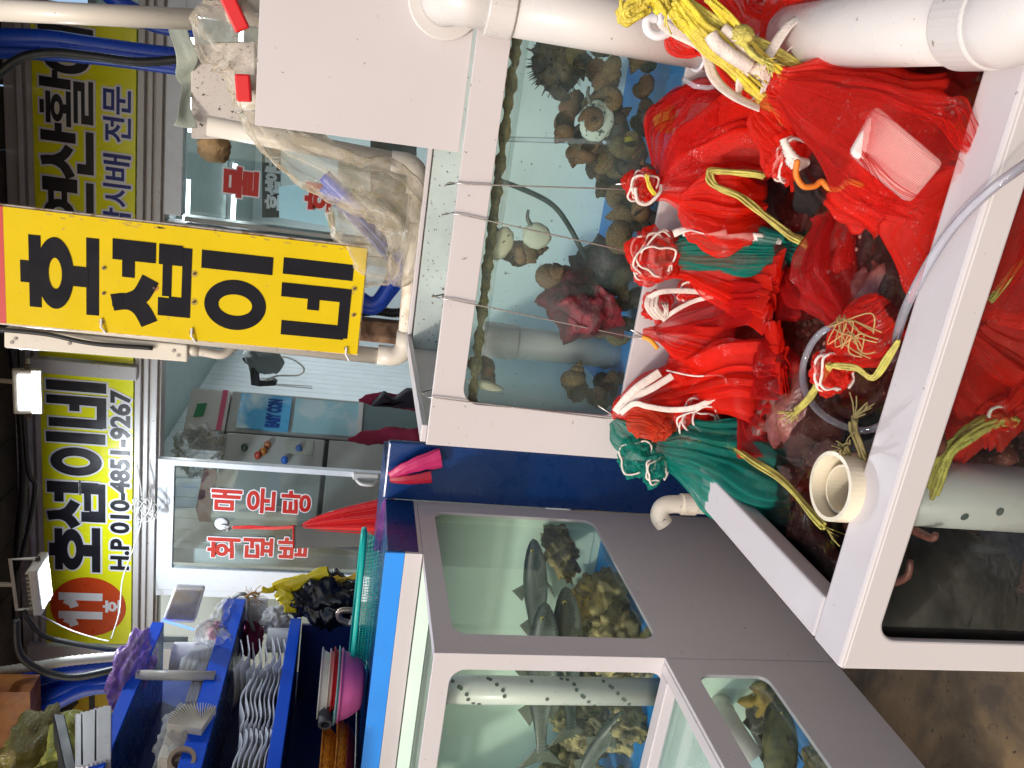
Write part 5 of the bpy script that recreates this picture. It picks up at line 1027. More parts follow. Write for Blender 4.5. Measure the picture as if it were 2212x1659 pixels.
def climber(lab, x, y, L, ang, fx, fy, fs, fm, mt, Yd=1.835, fr=0):
    t = thing('whelk', lab, 'whelk', tuple(P(x, y, Y=Yd)))
    mb = shellmesh(L, seed=x, turns=5, fat=.45); Mx = Matrix.Translation(P(x, y, Y=Yd+.02)) @ Matrix.Rotation(ang, 4, 'Y') @ Matrix.Rotation(.5, 4, 'Z'); link('shell', mb.xform(Mx), mt, t, smooth=True)
    c = P(fx, fy, Y=Yd-.008); link('foot', MB().ball(c, (fs[0], .012, fs[1]), 28, 16, .12, 2, 3, rot=Matrix.Rotation(fr, 3, 'Y')), fm, t, smooth=True)
    e = c+Vector((fs[0]*.9, 0, fs[1]*.5)); link('siphon', MB().tube(near([c+Vector((fs[0]*.7, 0, fs[1]*.5)), e+Vector((.012, 0, .012)), e+Vector((.03, 0, .012))], 5), lambda u: .006-.003*u, 8), mat('siphon_grey', (.12, .12, .10), .5), t, smooth=True)
climber('whelk high on the glass with a black-dotted cream foot', 1122, 548, .095, R(200), 1082, 527, (.040, .028), FOOT, SHM[2], fr=R(20))
climber('whelk on the glass with a smooth ivory foot and long feeler', 1142, 545, .10, R(160), 1160, 510, (.030, .034), FOOT2, SHM[0], fr=R(10))
climber('whelk clinging under the waterline at the left end of the snail tank', 1048, 800, .095, R(230), 1050, 832, (.012, .045), FOOT, SHM[2], fr=R(10))
climber('banded tan whelk standing upright at the lower left end of the snail tank', 1300, 862, .13, R(15), 1330, 892, (.028, .030), FOOT2, SHM[2], Yd=1.88)
climber('speckled white-footed whelk near the yellow bung', 1330, 255, .09, R(140), 1290, 262, (.045, .04), mat('dotted_white_foot', (.58, .66, .60), .5, speck=1.5, speckcol=(.03, .04, .04)), SHM[3], Yd=1.86)
# murex and its neighbours
CRIM = mat('murex_crimson', (.13, .010, .018), .6, col2=(.05, .008, .012), c2scale=25, bump=1, bscale=90, var=.3, vscale=40); MAUVE = mat('murex_mauve', (.07, .035, .045), .6, col2=(.05, .03, .035), c2scale=22, bump=1, bscale=90)
def big(lab, x, y, Yd, L, eul, mt, spike, fat=.6, name='murex'):
    mb = shellmesh(L, spike=spike, nsp=11, fat=fat, nt=220, ns=32, seed=y); o = link(name, mb, mt, smooth=True); o.location = P(x, y, Y=Yd); o.rotation_euler = eul; return tag(o, lab, 'murex')
big('dark crimson murex with rows of spines in the middle of the snail tank', 1250, 645, 1.88, .24, (R(75), R(50), R(200)), CRIM, .55)
big('mauve murex shell behind the crimson spiny one', 1300, 590, 1.95, .21, (R(70), R(60), R(10)), MAUVE, .4)
for lab, x, y, L, e in (('olive whelk on top of the mauve murex', 1190, 600, .10, (2, .6, 1)), ('pale striped whelk lower left of the crimson murex', 1290, 690, .12, (1, 2, .4)), ('small tan whelk between the murex and the white standpipe', 1325, 720, .09, (.3, 1, 2)), ('tan whelk just right of the mauve murex near the glass', 1345, 600, .11, (1.4, .2, 2.6)), ('pale-lipped whelk under the second wire hook', 1340, 520, .11, (2.4, .9, .2)), ('dark whelk at the foot of the white standpipe', 1240, 822, .11, (.9, 1.9, 1))):
    place_shell(protos[int(x) % 8], P(x, y, Y=1.87), L, e, lab)
# bristly shell, bungs, tubes, standpipe
t = thing('bristly_shell', 'dark bristly shell at the upper right of the snail heap', 'shell', tuple(P(1205, 130, Y=1.95)))
link('shell', MB().ball(P(1205, 130, Y=1.95), (.07, .05, .06), 30, 20, .2, 4, 2), SHM[3], t, smooth=True)
mb = MB()
for i in range(170):
    d = Vector((rnd.gauss(0, 1), rnd.gauss(0, 1), rnd.gauss(0, 1))).normalized(); c = P(1205, 130, Y=1.95)+Vector((d.x*.068, d.y*.05, d.z*.058)); mb.tube([c, c+d*.02], lambda u: .002*(1-u*.8), 4)
link('bristles', mb, SHM[3], t)
YB = mat('yellow_bung', (.55, .47, .02), .5, var=.1)
for lab, x, y, Yd, r, d in (('yellow round bung end in front of the right snail heap', 1443, 256, 1.82, .032, (0, 1, .0)), ('dark bung with a yellow ring beside the clear air tube', 1345, 316, 1.88, .032, (.8, .3, .35))):
    t = thing('bung', lab, 'bung', tuple(P(x, y, Y=Yd))); c = P(x, y, Y=Yd); d = Vector(d).normalized()
    link('cap', MB().tube([c, c+d*.012], r, 24), YB, t, smooth=False, bevel=.003); link('body', MB().tube([c+d*.0125, c+d*.11], r*.86, 24), mat('bung_black', (.02, .02, .02), .5), t, smooth=True)
t = link('air_tube', MB().tube(near([P(1082, 300, Y=1.86), P(1180, 303, Y=1.86), P(1290, 306, Y=1.86), P(1345, 312, Y=1.87)], 8), .006, 8), CH, origin=P(1082, 300, Y=1.86), smooth=True); tag(t, 'clear air tube hanging down in the snail tank', 'tube')
t = link('dark_tube', MB().tube(near([P(1068, 388, Y=1.95), P(1120, 405, Y=1.95), P(1190, 440, Y=1.95), P(1230, 490, Y=1.95), P(1268, 565, Y=1.93)], 10), .0065, 8), mat('tube_grey', (.06, .09, .085), .5), origin=P(1068, 388, Y=1.95), smooth=True); tag(t, 'dark curved tube running down behind the glass to the murex', 'tube')
t = thing('standpipe', 'white standpipe inside the snail tank', 'pipe', tuple(P(1330, 757, Y=2.0))); a = P(1045, 735, Y=2.0); b = P(1335, 760, Y=2.0); xx = (a.x+b.x)/2
link('pipe', MB().tube([Vector((xx, 2.0, a.z)), Vector((xx, 2.0, b.z))], .043, 28), PVC2, t, smooth=True); link('collar', MB().tube([Vector((xx, 2.0, a.z+.01)), Vector((xx, 2.0, a.z-.085))], .048, 28), PVC2, t, bevel=.002)
# ---- perforated pipe maker
def perf(name, lab, c, z0, z1, r, holes, cat='pipe', hr=.006):
    t = thing(name, lab, cat, (c[0], c[1], z0)); link('pipe', MB().tube([(c[0], c[1], z0), (c[0], c[1], z1)], r, 40), PVC2, t, smooth=True)
    mb = MB(); hm = mat('hole_shadow', (.10, .12, .11), .8)  # solid discs for the holes, inner shade put into their colour
    for a, z in holes:
        d = Vector((math.sin(a), -math.cos(a), 0)); tt = Vector((math.cos(a), math.sin(a), 0)); p = Vector((c[0], c[1], z))+d*(r-.0005)
        mb.slab([p+tt*hr*math.cos(k_*math.pi/6)+Vector((0, 0, hr*math.sin(k_*math.pi/6))) for k_ in range(12)], d*.0012)
    link('drill_holes', mb, hm, t); return t
hl = [((i*2.4+.3*(i//5)) % 2.9-1.45, .56+.58*((i*.37) % 1)) for i in range(44)]
hl = [(a+.2, z) for a, z in hl if not (.80 < z < .98) or int(z*100) % 5 == 0]
pp = P(1200, 1492, Y=1.90); perf('perforated_pipe', 'white perforated pipe standing just inside the tall tank front window', (pp.x, 1.90), .48, 1.16, .040, hl)
# ---- mullets
FM = bpy.data.materials.new('mullet_skin'); FM.use_nodes = True; nt = FM.node_tree; b_ = nt.nodes['Principled BSDF']; Lk = nt.links.new
tc = nt.nodes.new('ShaderNodeTexCoord'); sep = nt.nodes.new('ShaderNodeSeparateXYZ'); Lk(tc.outputs['Object'], sep.inputs[0])
cr_ = nt.nodes.new('ShaderNodeValToRGB'); mr = nt.nodes.new('ShaderNodeMapRange'); mr.inputs[1].default_value = -.04; mr.inputs[2].default_value = .04; Lk(sep.outputs['Z'], mr.inputs[0]); Lk(mr.outputs[0], cr_.inputs[0])
cr_.color_ramp.elements[0].position = .1; cr_.color_ramp.elements[0].color = (.40, .44, .40, 1); cr_.color_ramp.elements[1].position = .75; cr_.color_ramp.elements[1].color = (.03, .04, .035, 1); e_ = cr_.color_ramp.elements.new(.4); e_.color = (.12, .14, .12, 1)
vo = nt.nodes.new('ShaderNodeTexVoronoi'); vo.inputs['Scale'].default_value = 95; vo.feature = 'DISTANCE_TO_EDGE'; mpn = nt.nodes.new('ShaderNodeMapping'); mpn.inputs['Scale'].default_value = (.8, .6, 1.25); vo.inputs['Randomness'].default_value = .25; Lk(tc.outputs['Object'], mpn.inputs[0]); Lk(mpn.outputs[0], vo.inputs['Vector'])
ms = nt.nodes.new('ShaderNodeMapRange'); ms.inputs[1].default_value = .0; ms.inputs[2].default_value = .25; ms.inputs[3].default_value = .35; ms.inputs[4].default_value = 1.25; Lk(vo.outputs['Distance'], ms.inputs[0])
mm = nt.nodes.new('ShaderNodeMix'); mm.data_type = 'RGBA'; mm.blend_type = 'MULTIPLY'; mm.inputs[0].default_value = .85; Lk(cr_.outputs[0], mm.inputs[6]); Lk(ms.outputs[0], mm.inputs[7]); Lk(mm.outputs[2], b_.inputs['Base Color']); b_.inputs['Roughness'].default_value = .4
bp_ = nt.nodes.new('ShaderNodeBump'); bp_.inputs['Strength'].default_value = .4; bp_.inputs['Distance'].default_value = .002; Lk(vo.outputs['Distance'], bp_.inputs['Height']); Lk(bp_.outputs[0], b_.inputs['Normal'])
FIN = mat('fish_fin', (.10, .11, .085), .5, var=.2, vscale=80); EYEM = mat('fish_eye', (.65, .55, .12), .2); PUP = mat('pupil', (.01, .01, .01), .1)
def fish(lab, loc, L, yaw, pitch=0, name='mullet', body=None, fin=None, bend=.1, cat='fish', fat=1):
    """head toward +X before turning"""
    body = body or FM; fin = fin or FIN
    prof = [(0, .004, .004), (.02, .035, .03), (.08, .07, .058), (.18, .10, .075), (.32, .118, .085), (.5, .112, .078), (.7, .078, .05), (.85, .045, .025), (.93, .038, .014), (.96, .040, .008)]
    Mx = Matrix.Rotation(yaw, 4, 'Z') @ Matrix.Rotation(-pitch, 4, 'Y')
    t = thing(name, lab, cat, tuple(loc)); loc = Vector(loc)
    def ctr(s): return Vector((L*(.5-s), L*bend*math.sin(s*3.2)*s, 0))
    def pr(s):
        for i in range(len(prof)-1):
            if s <= prof[i+1][0]:
                f = (s-prof[i][0])/(prof[i+1][0]-prof[i][0]); f = f*f*(3-2*f) if i == 0 else f; return [prof[i][k_]*(1-f)+prof[i+1][k_]*f for k_ in (1, 2)]
        return prof[-1][1:]
    def fn(u, v):
        s = v*.96; h, w = pr(s); a = u*2*math.pi; z = math.sin(a)*h*L*fat; z *= 1 if z > 0 else 1.08
        return ctr(s)+Vector((0, math.cos(a)*w*L*fat, z))
    mb = MB().grid(fn, 26, 44, cu=True); rel = Matrix.Translation(loc) @ Mx
    o = link('body', mb, body, None, smooth=True); o.rotation_euler = Mx.to_euler(); o.location = loc; parent_to(o, t)
    def tl(u, v):   # forked tail
        s = .94+.16*v; sp = (u-.5)*2; hgt = .035+.12*v; notch = .055*v*(1-abs(sp))
        return ctr(.94)+Vector((-L*(.16*v-notch-.0), L*bend*.25*v, L*sp*hgt))
    def finp(nm, f, nu=10, nv=8):
        m_ = MB().grid(f, nu, nv); o_ = link(nm, m_.xform(rel), fin, t, smooth=True); o_.modifiers.new('s', 'SOLIDIFY').thickness = .0015
    finp('tail_fin', tl)
    for s0, s1, hh in ((.36, .46, .09), (.66, .77, .07)):
        finp('dorsal_fin', lambda u, v, s0=s0, s1=s1, hh=hh: ctr(s0+(s1-s0)*u)+Vector((-L*.04*v, 0, L*(pr(s0+(s1-s0)*u)[0]*.96*fat+hh*v*(1-.75*u)))))
    finp('anal_fin', lambda u, v: ctr(.66+.1*u)+Vector((-L*.04*v, 0, -L*(pr(.66+.1*u)[0]*1.0*fat+.06*v*(1-.7*u)))))
    for sg in (-1, 1):
        finp('pectoral_fin', lambda u, v, sg=sg: ctr(.24)+Vector((-L*.11*v, sg*L*(.072*fat+.045*v), L*(-.01-.035*v+(u-.5)*(.035+.06*v)))))
        finp('pelvic_fin', lambda u, v, sg=sg: ctr(.38)+Vector((-L*.08*v, sg*L*(.02+.02*v), L*(-.115*fat-.045*v+(u-.5)*.01)-L*0)) + Vector((L*(u-.5)*.05, 0, 0)))
        p = ctr(.075)+Vector((0, sg*L*.052*fat, L*.018)); e = link('eye', MB().ball(p, L*.013, 14, 10).xform(rel), EYEM, t, smooth=True); link('pupil', MB().ball(p+Vector((0, sg*L*.009, 0)), L*.0075, 10, 8).xform(rel), PUP, e, smooth=True)
    return t
def fmid(x1, y1, x2, y2, Yd): a, b = P(x1, y1, Y=Yd), P(x2, y2, Y=Yd); return a, b
for lab, (x1, y1, x2, y2), Yd, Lmax, yaw in (('mullet swimming highest in the tall tank, head toward the navy partition', (1158, 1150, 1165, 1430), 2.55, .52, R(5)),
    ('mullet in the middle of the tall tank nearest the side glass', (1188, 1252, 1168, 1635), 2.14, .60, R(3)),
    ('dark mullet just below and beside the middle one', (1228, 1245, 1236, 1630), 2.24, .60, R(2)),
    ('mullet nosing down over the rocks at the tall tank front window', (1345, 1530, 1255, 1690), 2.02, .36, R(-4))):
    a, b = P(x1, y1, Y=Yd), P(x2, y2, Y=Yd); a.x = min(a.x, XS-.045); m_ = a+(b-a).normalized()*Lmax*.5
    fish(lab, m_, Lmax, yaw, math.atan2(a.z-b.z, a.x-b.x), fat=.74)
# ---- rocks
ROCK = mat('crusty_rock', (.16, .13, .07), .85, col2=(.40, .32, .14), c2scale=14, var=.35, vscale=30, bump=1, bscale=60, speck=.8, speckcol=(.04, .04, .02)); ROCK2 = mat('yellow_rock', (.50, .34, .08), .85, col2=(.22, .16, .07), c2scale=16, var=.3, bump=1, bscale=50)
def rock(lab, c, r, seed, mt, grp=None):
    o = link('rock', MB().ball((0, 0, 0), r, 48, 32, .55, 2.6, seed), mt, smooth=True); o.location = c; o.rotation_euler = (seed, seed*2, seed*3); return tag(o, lab, 'rock', grp)
for i in range(15):
    x = -1.47-.085*i*.9+rnd.uniform(-.02, .02); y = rnd.uniform(2.2, 2.62); rock('crusted brown rock in the heap on the tall tank floor', (x, y, .50+rnd.uniform(0, .06)), (.09, .08, .065), i+1, ROCK, 'crusted rocks in the tall tank')
for i in range(7):
    rock('crusted brown rock in the heap on the tall tank floor', (-1.47-.13*i, 2.02+.08*(i % 2), .505), (.075, .07, .045), i+31, ROCK, 'crusted rocks in the tall tank')
rock('tall crusted rock standing in the corner by the navy partition', (-1.44, 2.60, .66), (.055, .05, .15), 51, ROCK)
rock('yellow rock among the brown ones behind the perforated pipe', (-1.50, 2.36, .60), (.06, .06, .06), 52, ROCK2)
# low tank
rock('yellow fan-shaped rock in the low front tank', P(1640, 1505, X=-1.47), (.07, .06, .10), 61, ROCK2)
rock('rough brown rock lying on the low tank floor near the frame', P(1775, 1650, X=-1.46), (.06, .05, .04), 63, ROCK)
SCM = mat('scorpionfish_skin', (.045, .05, .045), .6, col2=(.17, .18, .14), c2scale=28, c2lo=.48, c2hi=.56, var=.3, vscale=50, bump=1, bscale=80)
fish('dark mottled scorpionfish nearest the low tank glass', P(1690, 1608, X=-1.47), .24, R(62), R(-6), 'scorpionfish', SCM, SCM, .2, fat=1.5)
fish('second dark scorpionfish behind the mottled one in the low tank', P(1655, 1570, X=-1.52), .26, R(50), R(10), 'scorpionfish', SCM, SCM, .15, fat=1.4)
fish('olive scorpionfish lying at the left edge of the low tank window', P(1690, 1650, X=-1.5), .3, R(40), R(-4), 'scorpionfish', mat('olive_fish_skin', (.16, .16, .07), .6, col2=(.07, .08, .05), c2scale=20, bump=.8), SCM, .1, fat=1.4)
t = thing('bent_pipe', 'pale bent drain pipe under water in the low front tank', 'pipe', tuple(P(1560, 1520, X=-1.5)))
link('pipe', MB().tube(near([P(1505, 1490, X=-1.60), P(1540, 1490, X=-1.52), P(1560, 1535, X=-1.47), P(1590, 1590, X=-1.45), P(1625, 1640, X=-1.48)], 8), .034, 24), PVC2, t, smooth=True)
# ================================================================== NETS AND OCTOPUS
def PWt(x, y, z=.66): return P(x, y, Z=z)
def net(pts, rads, seed, pleats=13, amp=.28, flat=.5, seg=200, per=10, ragged=0, up=None, open_=1.0):
    """gathered net hanging along a path: narrow where tied, pleated where it flares"""
    c_ = smoothpath(pts, per); n = len(c_); mbx = MB(); ph = [random.Random(seed*7+i).random()*6 for i in range(6)]
    ref = Vector(up) if up else Vector((0, 1, .25)).normalized()
    def fn(u, v):
        i = min(int(v*(n-1)+.5), n-1); T = (c_[min(i+1, n-1)]-c_[max(i-1, 0)]).normalized(); B = T.cross(c_[i]-Vector((0, 0, EYE))); B = (B if B.length > 1e-5 else Vector((1, 0, 0))).normalized(); N = B.cross(T)
        k = v*(len(rads)-1); j = min(int(k), len(rads)-2); f = k-j; f = f*f*(3-2*f); r = rads[j]*(1-f)+rads[j+1]*f
        th = 2*math.pi*u*open_; A = amp*(.35+.65*min(1, v*1.6))
        w = 1 + A*math.sin(th*pleats+ph[0]+2.0*noise.noise(Vector((math.cos(th), math.sin(th), v*1.5+seed)))) + A*.8*math.sin(th*(pleats*.43)+ph[1]+v*2) + .35*noise.noise(Vector((math.cos(th)*1.3, math.sin(th)*1.3, v*3+seed))) + .06*noise.noise(Vector((math.cos(th)*7, math.sin(th)*7, v*9+seed))) + .07*math.sin(th*29+ph[2]+3*noise.noise(Vector((math.cos(th)*2, math.sin(th)*2, v*4)))) + .035*math.sin(th*47+ph[3])
        e = 0
        if ragged and v > .9: e = ragged*(noise.noise(Vector((u*22, seed, 0)))+.4*math.sin(u*60))*(v-.9)*10
        return c_[i]+T*e+(N*math.cos(th)*flat*(1-.55*v*bool(ragged))+B*math.sin(th))*r*w
    return mbx.grid(fn, seg, n, cu=(open_ == 1.0))
def bag(lab, pts, rads, seed, mt=NETR, cat='net bag', name='net_bag', extra=(), **kw):
    t = thing(name, lab, cat, tuple(pts[0])); link('netting', net(pts, rads, seed, **kw), mt, t, smooth=True); return t
def rosette(t, c, r, seed, mt, n=1, cordm=None, squash=(1, .7, 1)):
    """crumpled knot of netting made of wound folds"""
    c = Vector(c); ph = seed*1.7; rot_ = Matrix.Rotation(seed, 3, 'Y') @ Matrix.Rotation(.6, 3, 'X')
    def kf(u, v):
        a = u*2*math.pi; b2 = math.pi*min(max(v, .001), .999); d = Vector((math.sin(b2)*math.cos(a), math.sin(b2)*math.sin(a), math.cos(b2)))
        w = noise.noise(d*1.6+Vector((ph, 0, 0))); k_ = .9 + .30*w + .16*math.sin(a*3+b2*5+ph+w*7) + .10*abs(math.sin(a*5.0-b2*7+w*9)) + .03*math.sin(a*17+b2*9+w*12)
        q = rot_ @ (d*k_*r); return c+Vector((q.x*squash[0], q.y*squash[1], q.z*squash[2]))
    link('knot', MB().grid(kf, 110, 60, cu=True), mt, t, smooth=True)
    if cordm is not None:
        rn = random.Random(seed)
        for k_ in range(n):
            ax = Vector((rn.uniform(-.5, .5), -1, rn.uniform(-.5, .5))).normalized(); a_ = ax.orthogonal().normalized(); b2 = ax.cross(a_); off = ax*r*rn.uniform(-.1, .5)
            rr = r*rn.uniform(.72, .98); pts = [c+off+(a_*math.cos(q*.42)+b2*math.sin(q*.42))*rr*(1+.15*math.sin(q*1.7+k_)) for q in range(15)]
            link('drawstring', MB().tube(smoothpath(pts, 3), .0026, 6), cordm, t, smooth=True)
def ribbon(pts, w, th=.0016, tw=0, n=8, up=(0, -1, .5)):
    c_ = smoothpath(pts, n); m = len(c_); up = Vector(up); vs = []
    for i, p in enumerate(c_):
        T = (c_[min(i+1, m-1)]-c_[max(i-1, 0)]).normalized(); S = T.cross(up).normalized(); N = S.cross(T); a = tw*i/m; S2 = S*math.cos(a)+N*math.sin(a); N2 = T.cross(S2)
        for q in (-1, -.4, .4, 1): vs.append(p+S2*w*q+N2*th*(1.5 if abs(q) < 1 else 0)*(1 if i % 2 else .4))
        for q in (1, .4, -.4, -1): vs.append(p+S2*w*q-N2*th)
    fs = [(i*8+k_, i*8+(k_+1) % 8, (i+1)*8+(k_+1) % 8, (i+1)*8+k_) for i in range(m-1) for k_ in range(8)]
    return MB().add(vs, fs)
def raffia(pts, r, seed, n=5, mt=RAFF, fray=0):
    n = n*3; mb = MB(); rn = random.Random(seed); c_ = smoothpath(pts, 8)
    for k_ in range(n):
        o1 = Vector((rn.uniform(-1, 1), rn.uniform(-1, 1), rn.uniform(-1, 1)))*r*.75; ph = rn.random()*6
        q = [p+o1*(.75+.25*math.sin(i*.35+ph))+Vector((noise.noise(p*9+o1*99), noise.noise(p*9+Vector((3, 0, 0))), noise.noise(p*9+Vector((0, 4, 0)))))*r*.5 for i, p in enumerate(c_)]
        mb.tube(q, lambda u, ph=ph: r*(.30+.05*math.sin(u*9+ph)), 6)
    if fray:
        e = c_[-1]; d = (c_[-1]-c_[-3]).normalized()
        for k_ in range(fray): v = (d+Vector((rn.uniform(-.6, .6), rn.uniform(-.6, .6), rn.uniform(-.6, .6)))).normalized()*rn.uniform(.02, .05); mb.tube([e, e+v*.6, e+v+Vector((0, 0, rn.uniform(-.01, .01)))], .0012, 4)
    return mb
def tie(lab, pts, r, seed, mt=RAFF, n=5, fray=0, t=None, name='raffia_tie'):
    if t is not None: return link(name, raffia(pts, r, seed, n, mt, fray), mt, t, smooth=True)
    o = link(name, raffia(pts, r, seed, n, mt, fray), mt, origin=Vector(pts[0]), smooth=True); return tag(o, lab, 'raffia tie')
STEEL = mat('steel_wire', (.55, .52, .50), .25, metal=.85)
for lab, a, b, c in (('wire hook nearest the white board, over the snail tank rim', (985, 395), (1372, 410), (1330, 398)), ('second wire hook from the white board on the snail tank rim', (980, 462), (1372, 546), None), ('third wire hook from the white board on the snail tank rim', (956, 645), (1386, 732), (1362, 712)), ('leftmost wire hook over the snail tank rim', (925, 858), (1330, 906), (1292, 876))):
    Yh = SY0-.006; A, B = P(*a, Y=Yh), P(*b, Y=Yh); up_ = Vector((0, 0, 0)); tp = Vector((A.x, Yh, SZ1+.010))
    pts = [tp+Vector((.0, .075, -.03)), tp+Vector((-.012, .068, .012)), tp+Vector((-.004, .03, .008)), tp, A+Vector((0, -.001, -.02)), B.lerp(A, .08), B, B+Vector((.008, -.02, -.012)), B+Vector((.018, -.045, .01))]
    if c: pts.append(P(*c, Y=Yh-.05))
    t = link('wire_hook', MB().tube(pts, .0017, 8), STEEL, origin=tp, smooth=True); tag(t, lab, 'wire hook')
YK = SY0-.05
def G_(x, y, d=0.0): return P(x, y, Y=YK-d)
# 1 fan-shaped red net under the first hook
t = bag('fan-shaped red net with white-corded knot under the first wire hook', [G_(1395, 405), G_(1425, 408), G_(1500, 385, .03), G_(1590, 375, .06), PWt(1650, 385, .66)], [.014, .020, .085, .115, .105], 3, flat=.26, pleats=17, amp=.34)
rosette(t, G_(1385, 400, .01), .036, 4, NETR, 3, CORD, (1, .8, 1))
link('drawstring', MB().tube(near([G_(1372, 405, .04), G_(1378, 435, .04), G_(1400, 440, .04), G_(1424, 418, .04), G_(1428, 400, .03)], 6), .0042, 8), CORD, t, smooth=True)
link('net_fold', net([G_(1430, 380, .02), G_(1480, 330, .03), G_(1530, 290, .035), G_(1585, 275, .04)], [.03, .10, .12, .09], 5, flat=.15, pleats=9, amp=.12), NETRD, t, smooth=True)
tie('', [G_(1396, 380, .05), G_(1402, 402, .05), G_(1415, 420, .05)], .005, 3, t=t)
link('net_fold', net([G_(1470, 440, .06), G_(1520, 450, .09), G_(1580, 462, .12), PWt(1645, 455, .67)], [.02, .055, .06, .04], 8, flat=.5, pleats=7, amp=.35), NETR, t, smooth=True)
tie('', [G_(1650, 378, .16), G_(1600, 372, .14), G_(1545, 368, .12), G_(1530, 378, .12), G_(1545, 400, .13), G_(1600, 425, .16), G_(1650, 465, .20), G_(1700, 505, .24), G_(1730, 520, .27), G_(1748, 535, .29)], .0085, 5, mt=RAFFG, n=6, fray=8, t=t)
# 2 green net roll
t = bag('rolled dark green net with white ribbon hanging between the red nets', [G_(1415, 545, .0), G_(1450, 542, .02), G_(1520, 540, .05), G_(1610, 543, .10), PWt(1690, 545, .66)], [.02, .032, .042, .044, .030], 6, mt=NETG, flat=.8, pleats=6, amp=.10)
link('ribbon', ribbon([G_(1475, 502, .06), G_(1510, 500, .09), G_(1560, 512, .12), G_(1620, 512, .15), G_(1690, 520, .2)], .009, tw=4), CORD, t, smooth=True)
link('ribbon', ribbon([G_(1455, 505, .07), G_(1490, 495, .09), G_(1530, 508, .12), G_(1570, 503, .14)], .008, tw=3), CORD, t, smooth=True)
# 3 red looped knot
t = bag('red net tied in a big loop with white seam cords under the second hook', [G_(1450, 570, .03), G_(1490, 580, .04), G_(1550, 600, .07), G_(1620, 622, .11), PWt(1672, 632, .69)], [.030, .024, .036, .052, .056], 7, flat=.35, pleats=14, amp=.34, ragged=.008)
rosette(t, G_(1412, 552, .03), .058, 9, NETR, 5, CORD, (1, .6, 1.05)); rosette(t, G_(1490, 628, .03), .030, 12, NETR, 2, CORD)
# 4 little knot
t = thing('net_knot', 'small red net knot wrapped with white ribbon beside the third hook', 'net knot', tuple(G_(1420, 662)))
rosette(t, G_(1420, 662, .01), .034, 14, NETR, 0)
for k_ in range(3): link('ribbon', ribbon([G_(1402+k_*8, 640, .04), G_(1398+k_*9, 662, .05), G_(1418+k_*9, 686, .045), G_(1436+k_*3, 672, .045), G_(1430+k_*6, 655, .05)], .006, tw=1.5), CORD, t, smooth=True)
link('ribbon', ribbon([G_(1398, 645, .04), G_(1430, 630, .05), G_(1480, 628, .05), G_(1525, 632, .05)], .006), CORD, t, smooth=True)
link('ribbon', ribbon([G_(1430, 692, .04), G_(1460, 670, .05), G_(1500, 650, .05), G_(1540, 640, .06)], .005), CORD, t, smooth=True)
# 5 big fluttering red net under the third hook
t = bag('long flared red net hanging from the third wire hook into the water', [G_(1388, 718, .0), G_(1420, 722, .01), G_(1480, 738, .04), G_(1560, 760, .08), G_(1640, 775, .12), PWt(1690, 772, .69)], [.007, .014, .034, .048, .056, .058], 15, flat=.34, pleats=15, amp=.34, ragged=.008)
link('net_fold', net([G_(1415, 715, .01), G_(1470, 690, .03), G_(1560, 665, .06), PWt(1650, 655, .67)], [.010, .028, .040, .03], 16, flat=.25, pleats=10), NETRD, t, smooth=True)
link('hem', MB().tube(near([G_(1388, 728, .03), G_(1405, 735, .04), G_(1420, 752, .04)], 5), .0055, 8), mat('orange_cord', (.75, .33, .03), .6), t, smooth=True)
# 6 long nets at the left end
t = bag('red net bunched at the leftmost hook with an orange rolled end and a ruffled knot', [G_(1322, 900, .0), G_(1350, 885, .01), G_(1420, 855, .03), G_(1500, 835, .06), PWt(1590, 815, .68), PWt(1690, 830, .60)], [.008, .024, .042, .052, .062, .07], 18, flat=.4, pleats=13, amp=.32)
link('orange_roll', net([G_(1360, 905, .05), G_(1390, 908, .07), G_(1425, 925, .09)], [.030, .034, .026], 20, flat=.9, pleats=5, amp=.1), NETO, t, smooth=True); rosette(t, G_(1425, 930, .08), .026, 22, NETO, 0)
link('net_fold', net([G_(1400, 880, .04), G_(1450, 900, .05), G_(1520, 910, .07), G_(1580, 915, .09)], [.03, .045, .05, .04], 24, flat=.5, pleats=8), NETO, t, smooth=True)
rosette(t, G_(1508, 905, .09), .052, 26, NETR, 6, CORD, (1, .7, 1))
link('strap', ribbon([G_(1330, 890, .03), G_(1352, 862, .05), G_(1380, 835, .06), G_(1425, 805, .06)], .010), CORD, t, smooth=True)
link('strap', ribbon([G_(1338, 888, .04), G_(1372, 858, .06), G_(1410, 838, .07), G_(1452, 812, .07)], .008), CORD, t, smooth=True)
link('strap', ribbon([G_(1340, 893, .05), G_(1370, 872, .07), G_(1400, 878, .09), G_(1450, 885, .1), G_(1500, 880, .12), G_(1545, 860, .13)], .0065), CORD, t, smooth=True)
link('string', MB().tube(near([G_(1440, 800, .05), G_(1500, 812, .1), G_(1560, 812, .14), G_(1568, 840, .15), G_(1545, 862, .14), G_(1530, 868, .13)], 8), .0022, 6), CORD, t, smooth=True)
link('net_fold', net([G_(1440, 790, .02), G_(1480, 800, .03), G_(1520, 800, .05)], [.03, .055, .04], 28, flat=.5, pleats=7), NETR, t, smooth=True)
tie('', [G_(1512, 948, .12), G_(1560, 955, .14), PWt(1620, 990, .69), PWt(1680, 1030, .675), PWt(1735, 1085, .668), PWt(1782, 1138, .66)], .0075, 8, mt=RAFFG, n=6, fray=4, t=t)
tie('', [G_(1520, 950, .12), G_(1545, 935, .13), G_(1570, 940, .15), G_(1575, 965, .15), PWt(1610, 985, .69)], .006, 9, n=4, t=t)
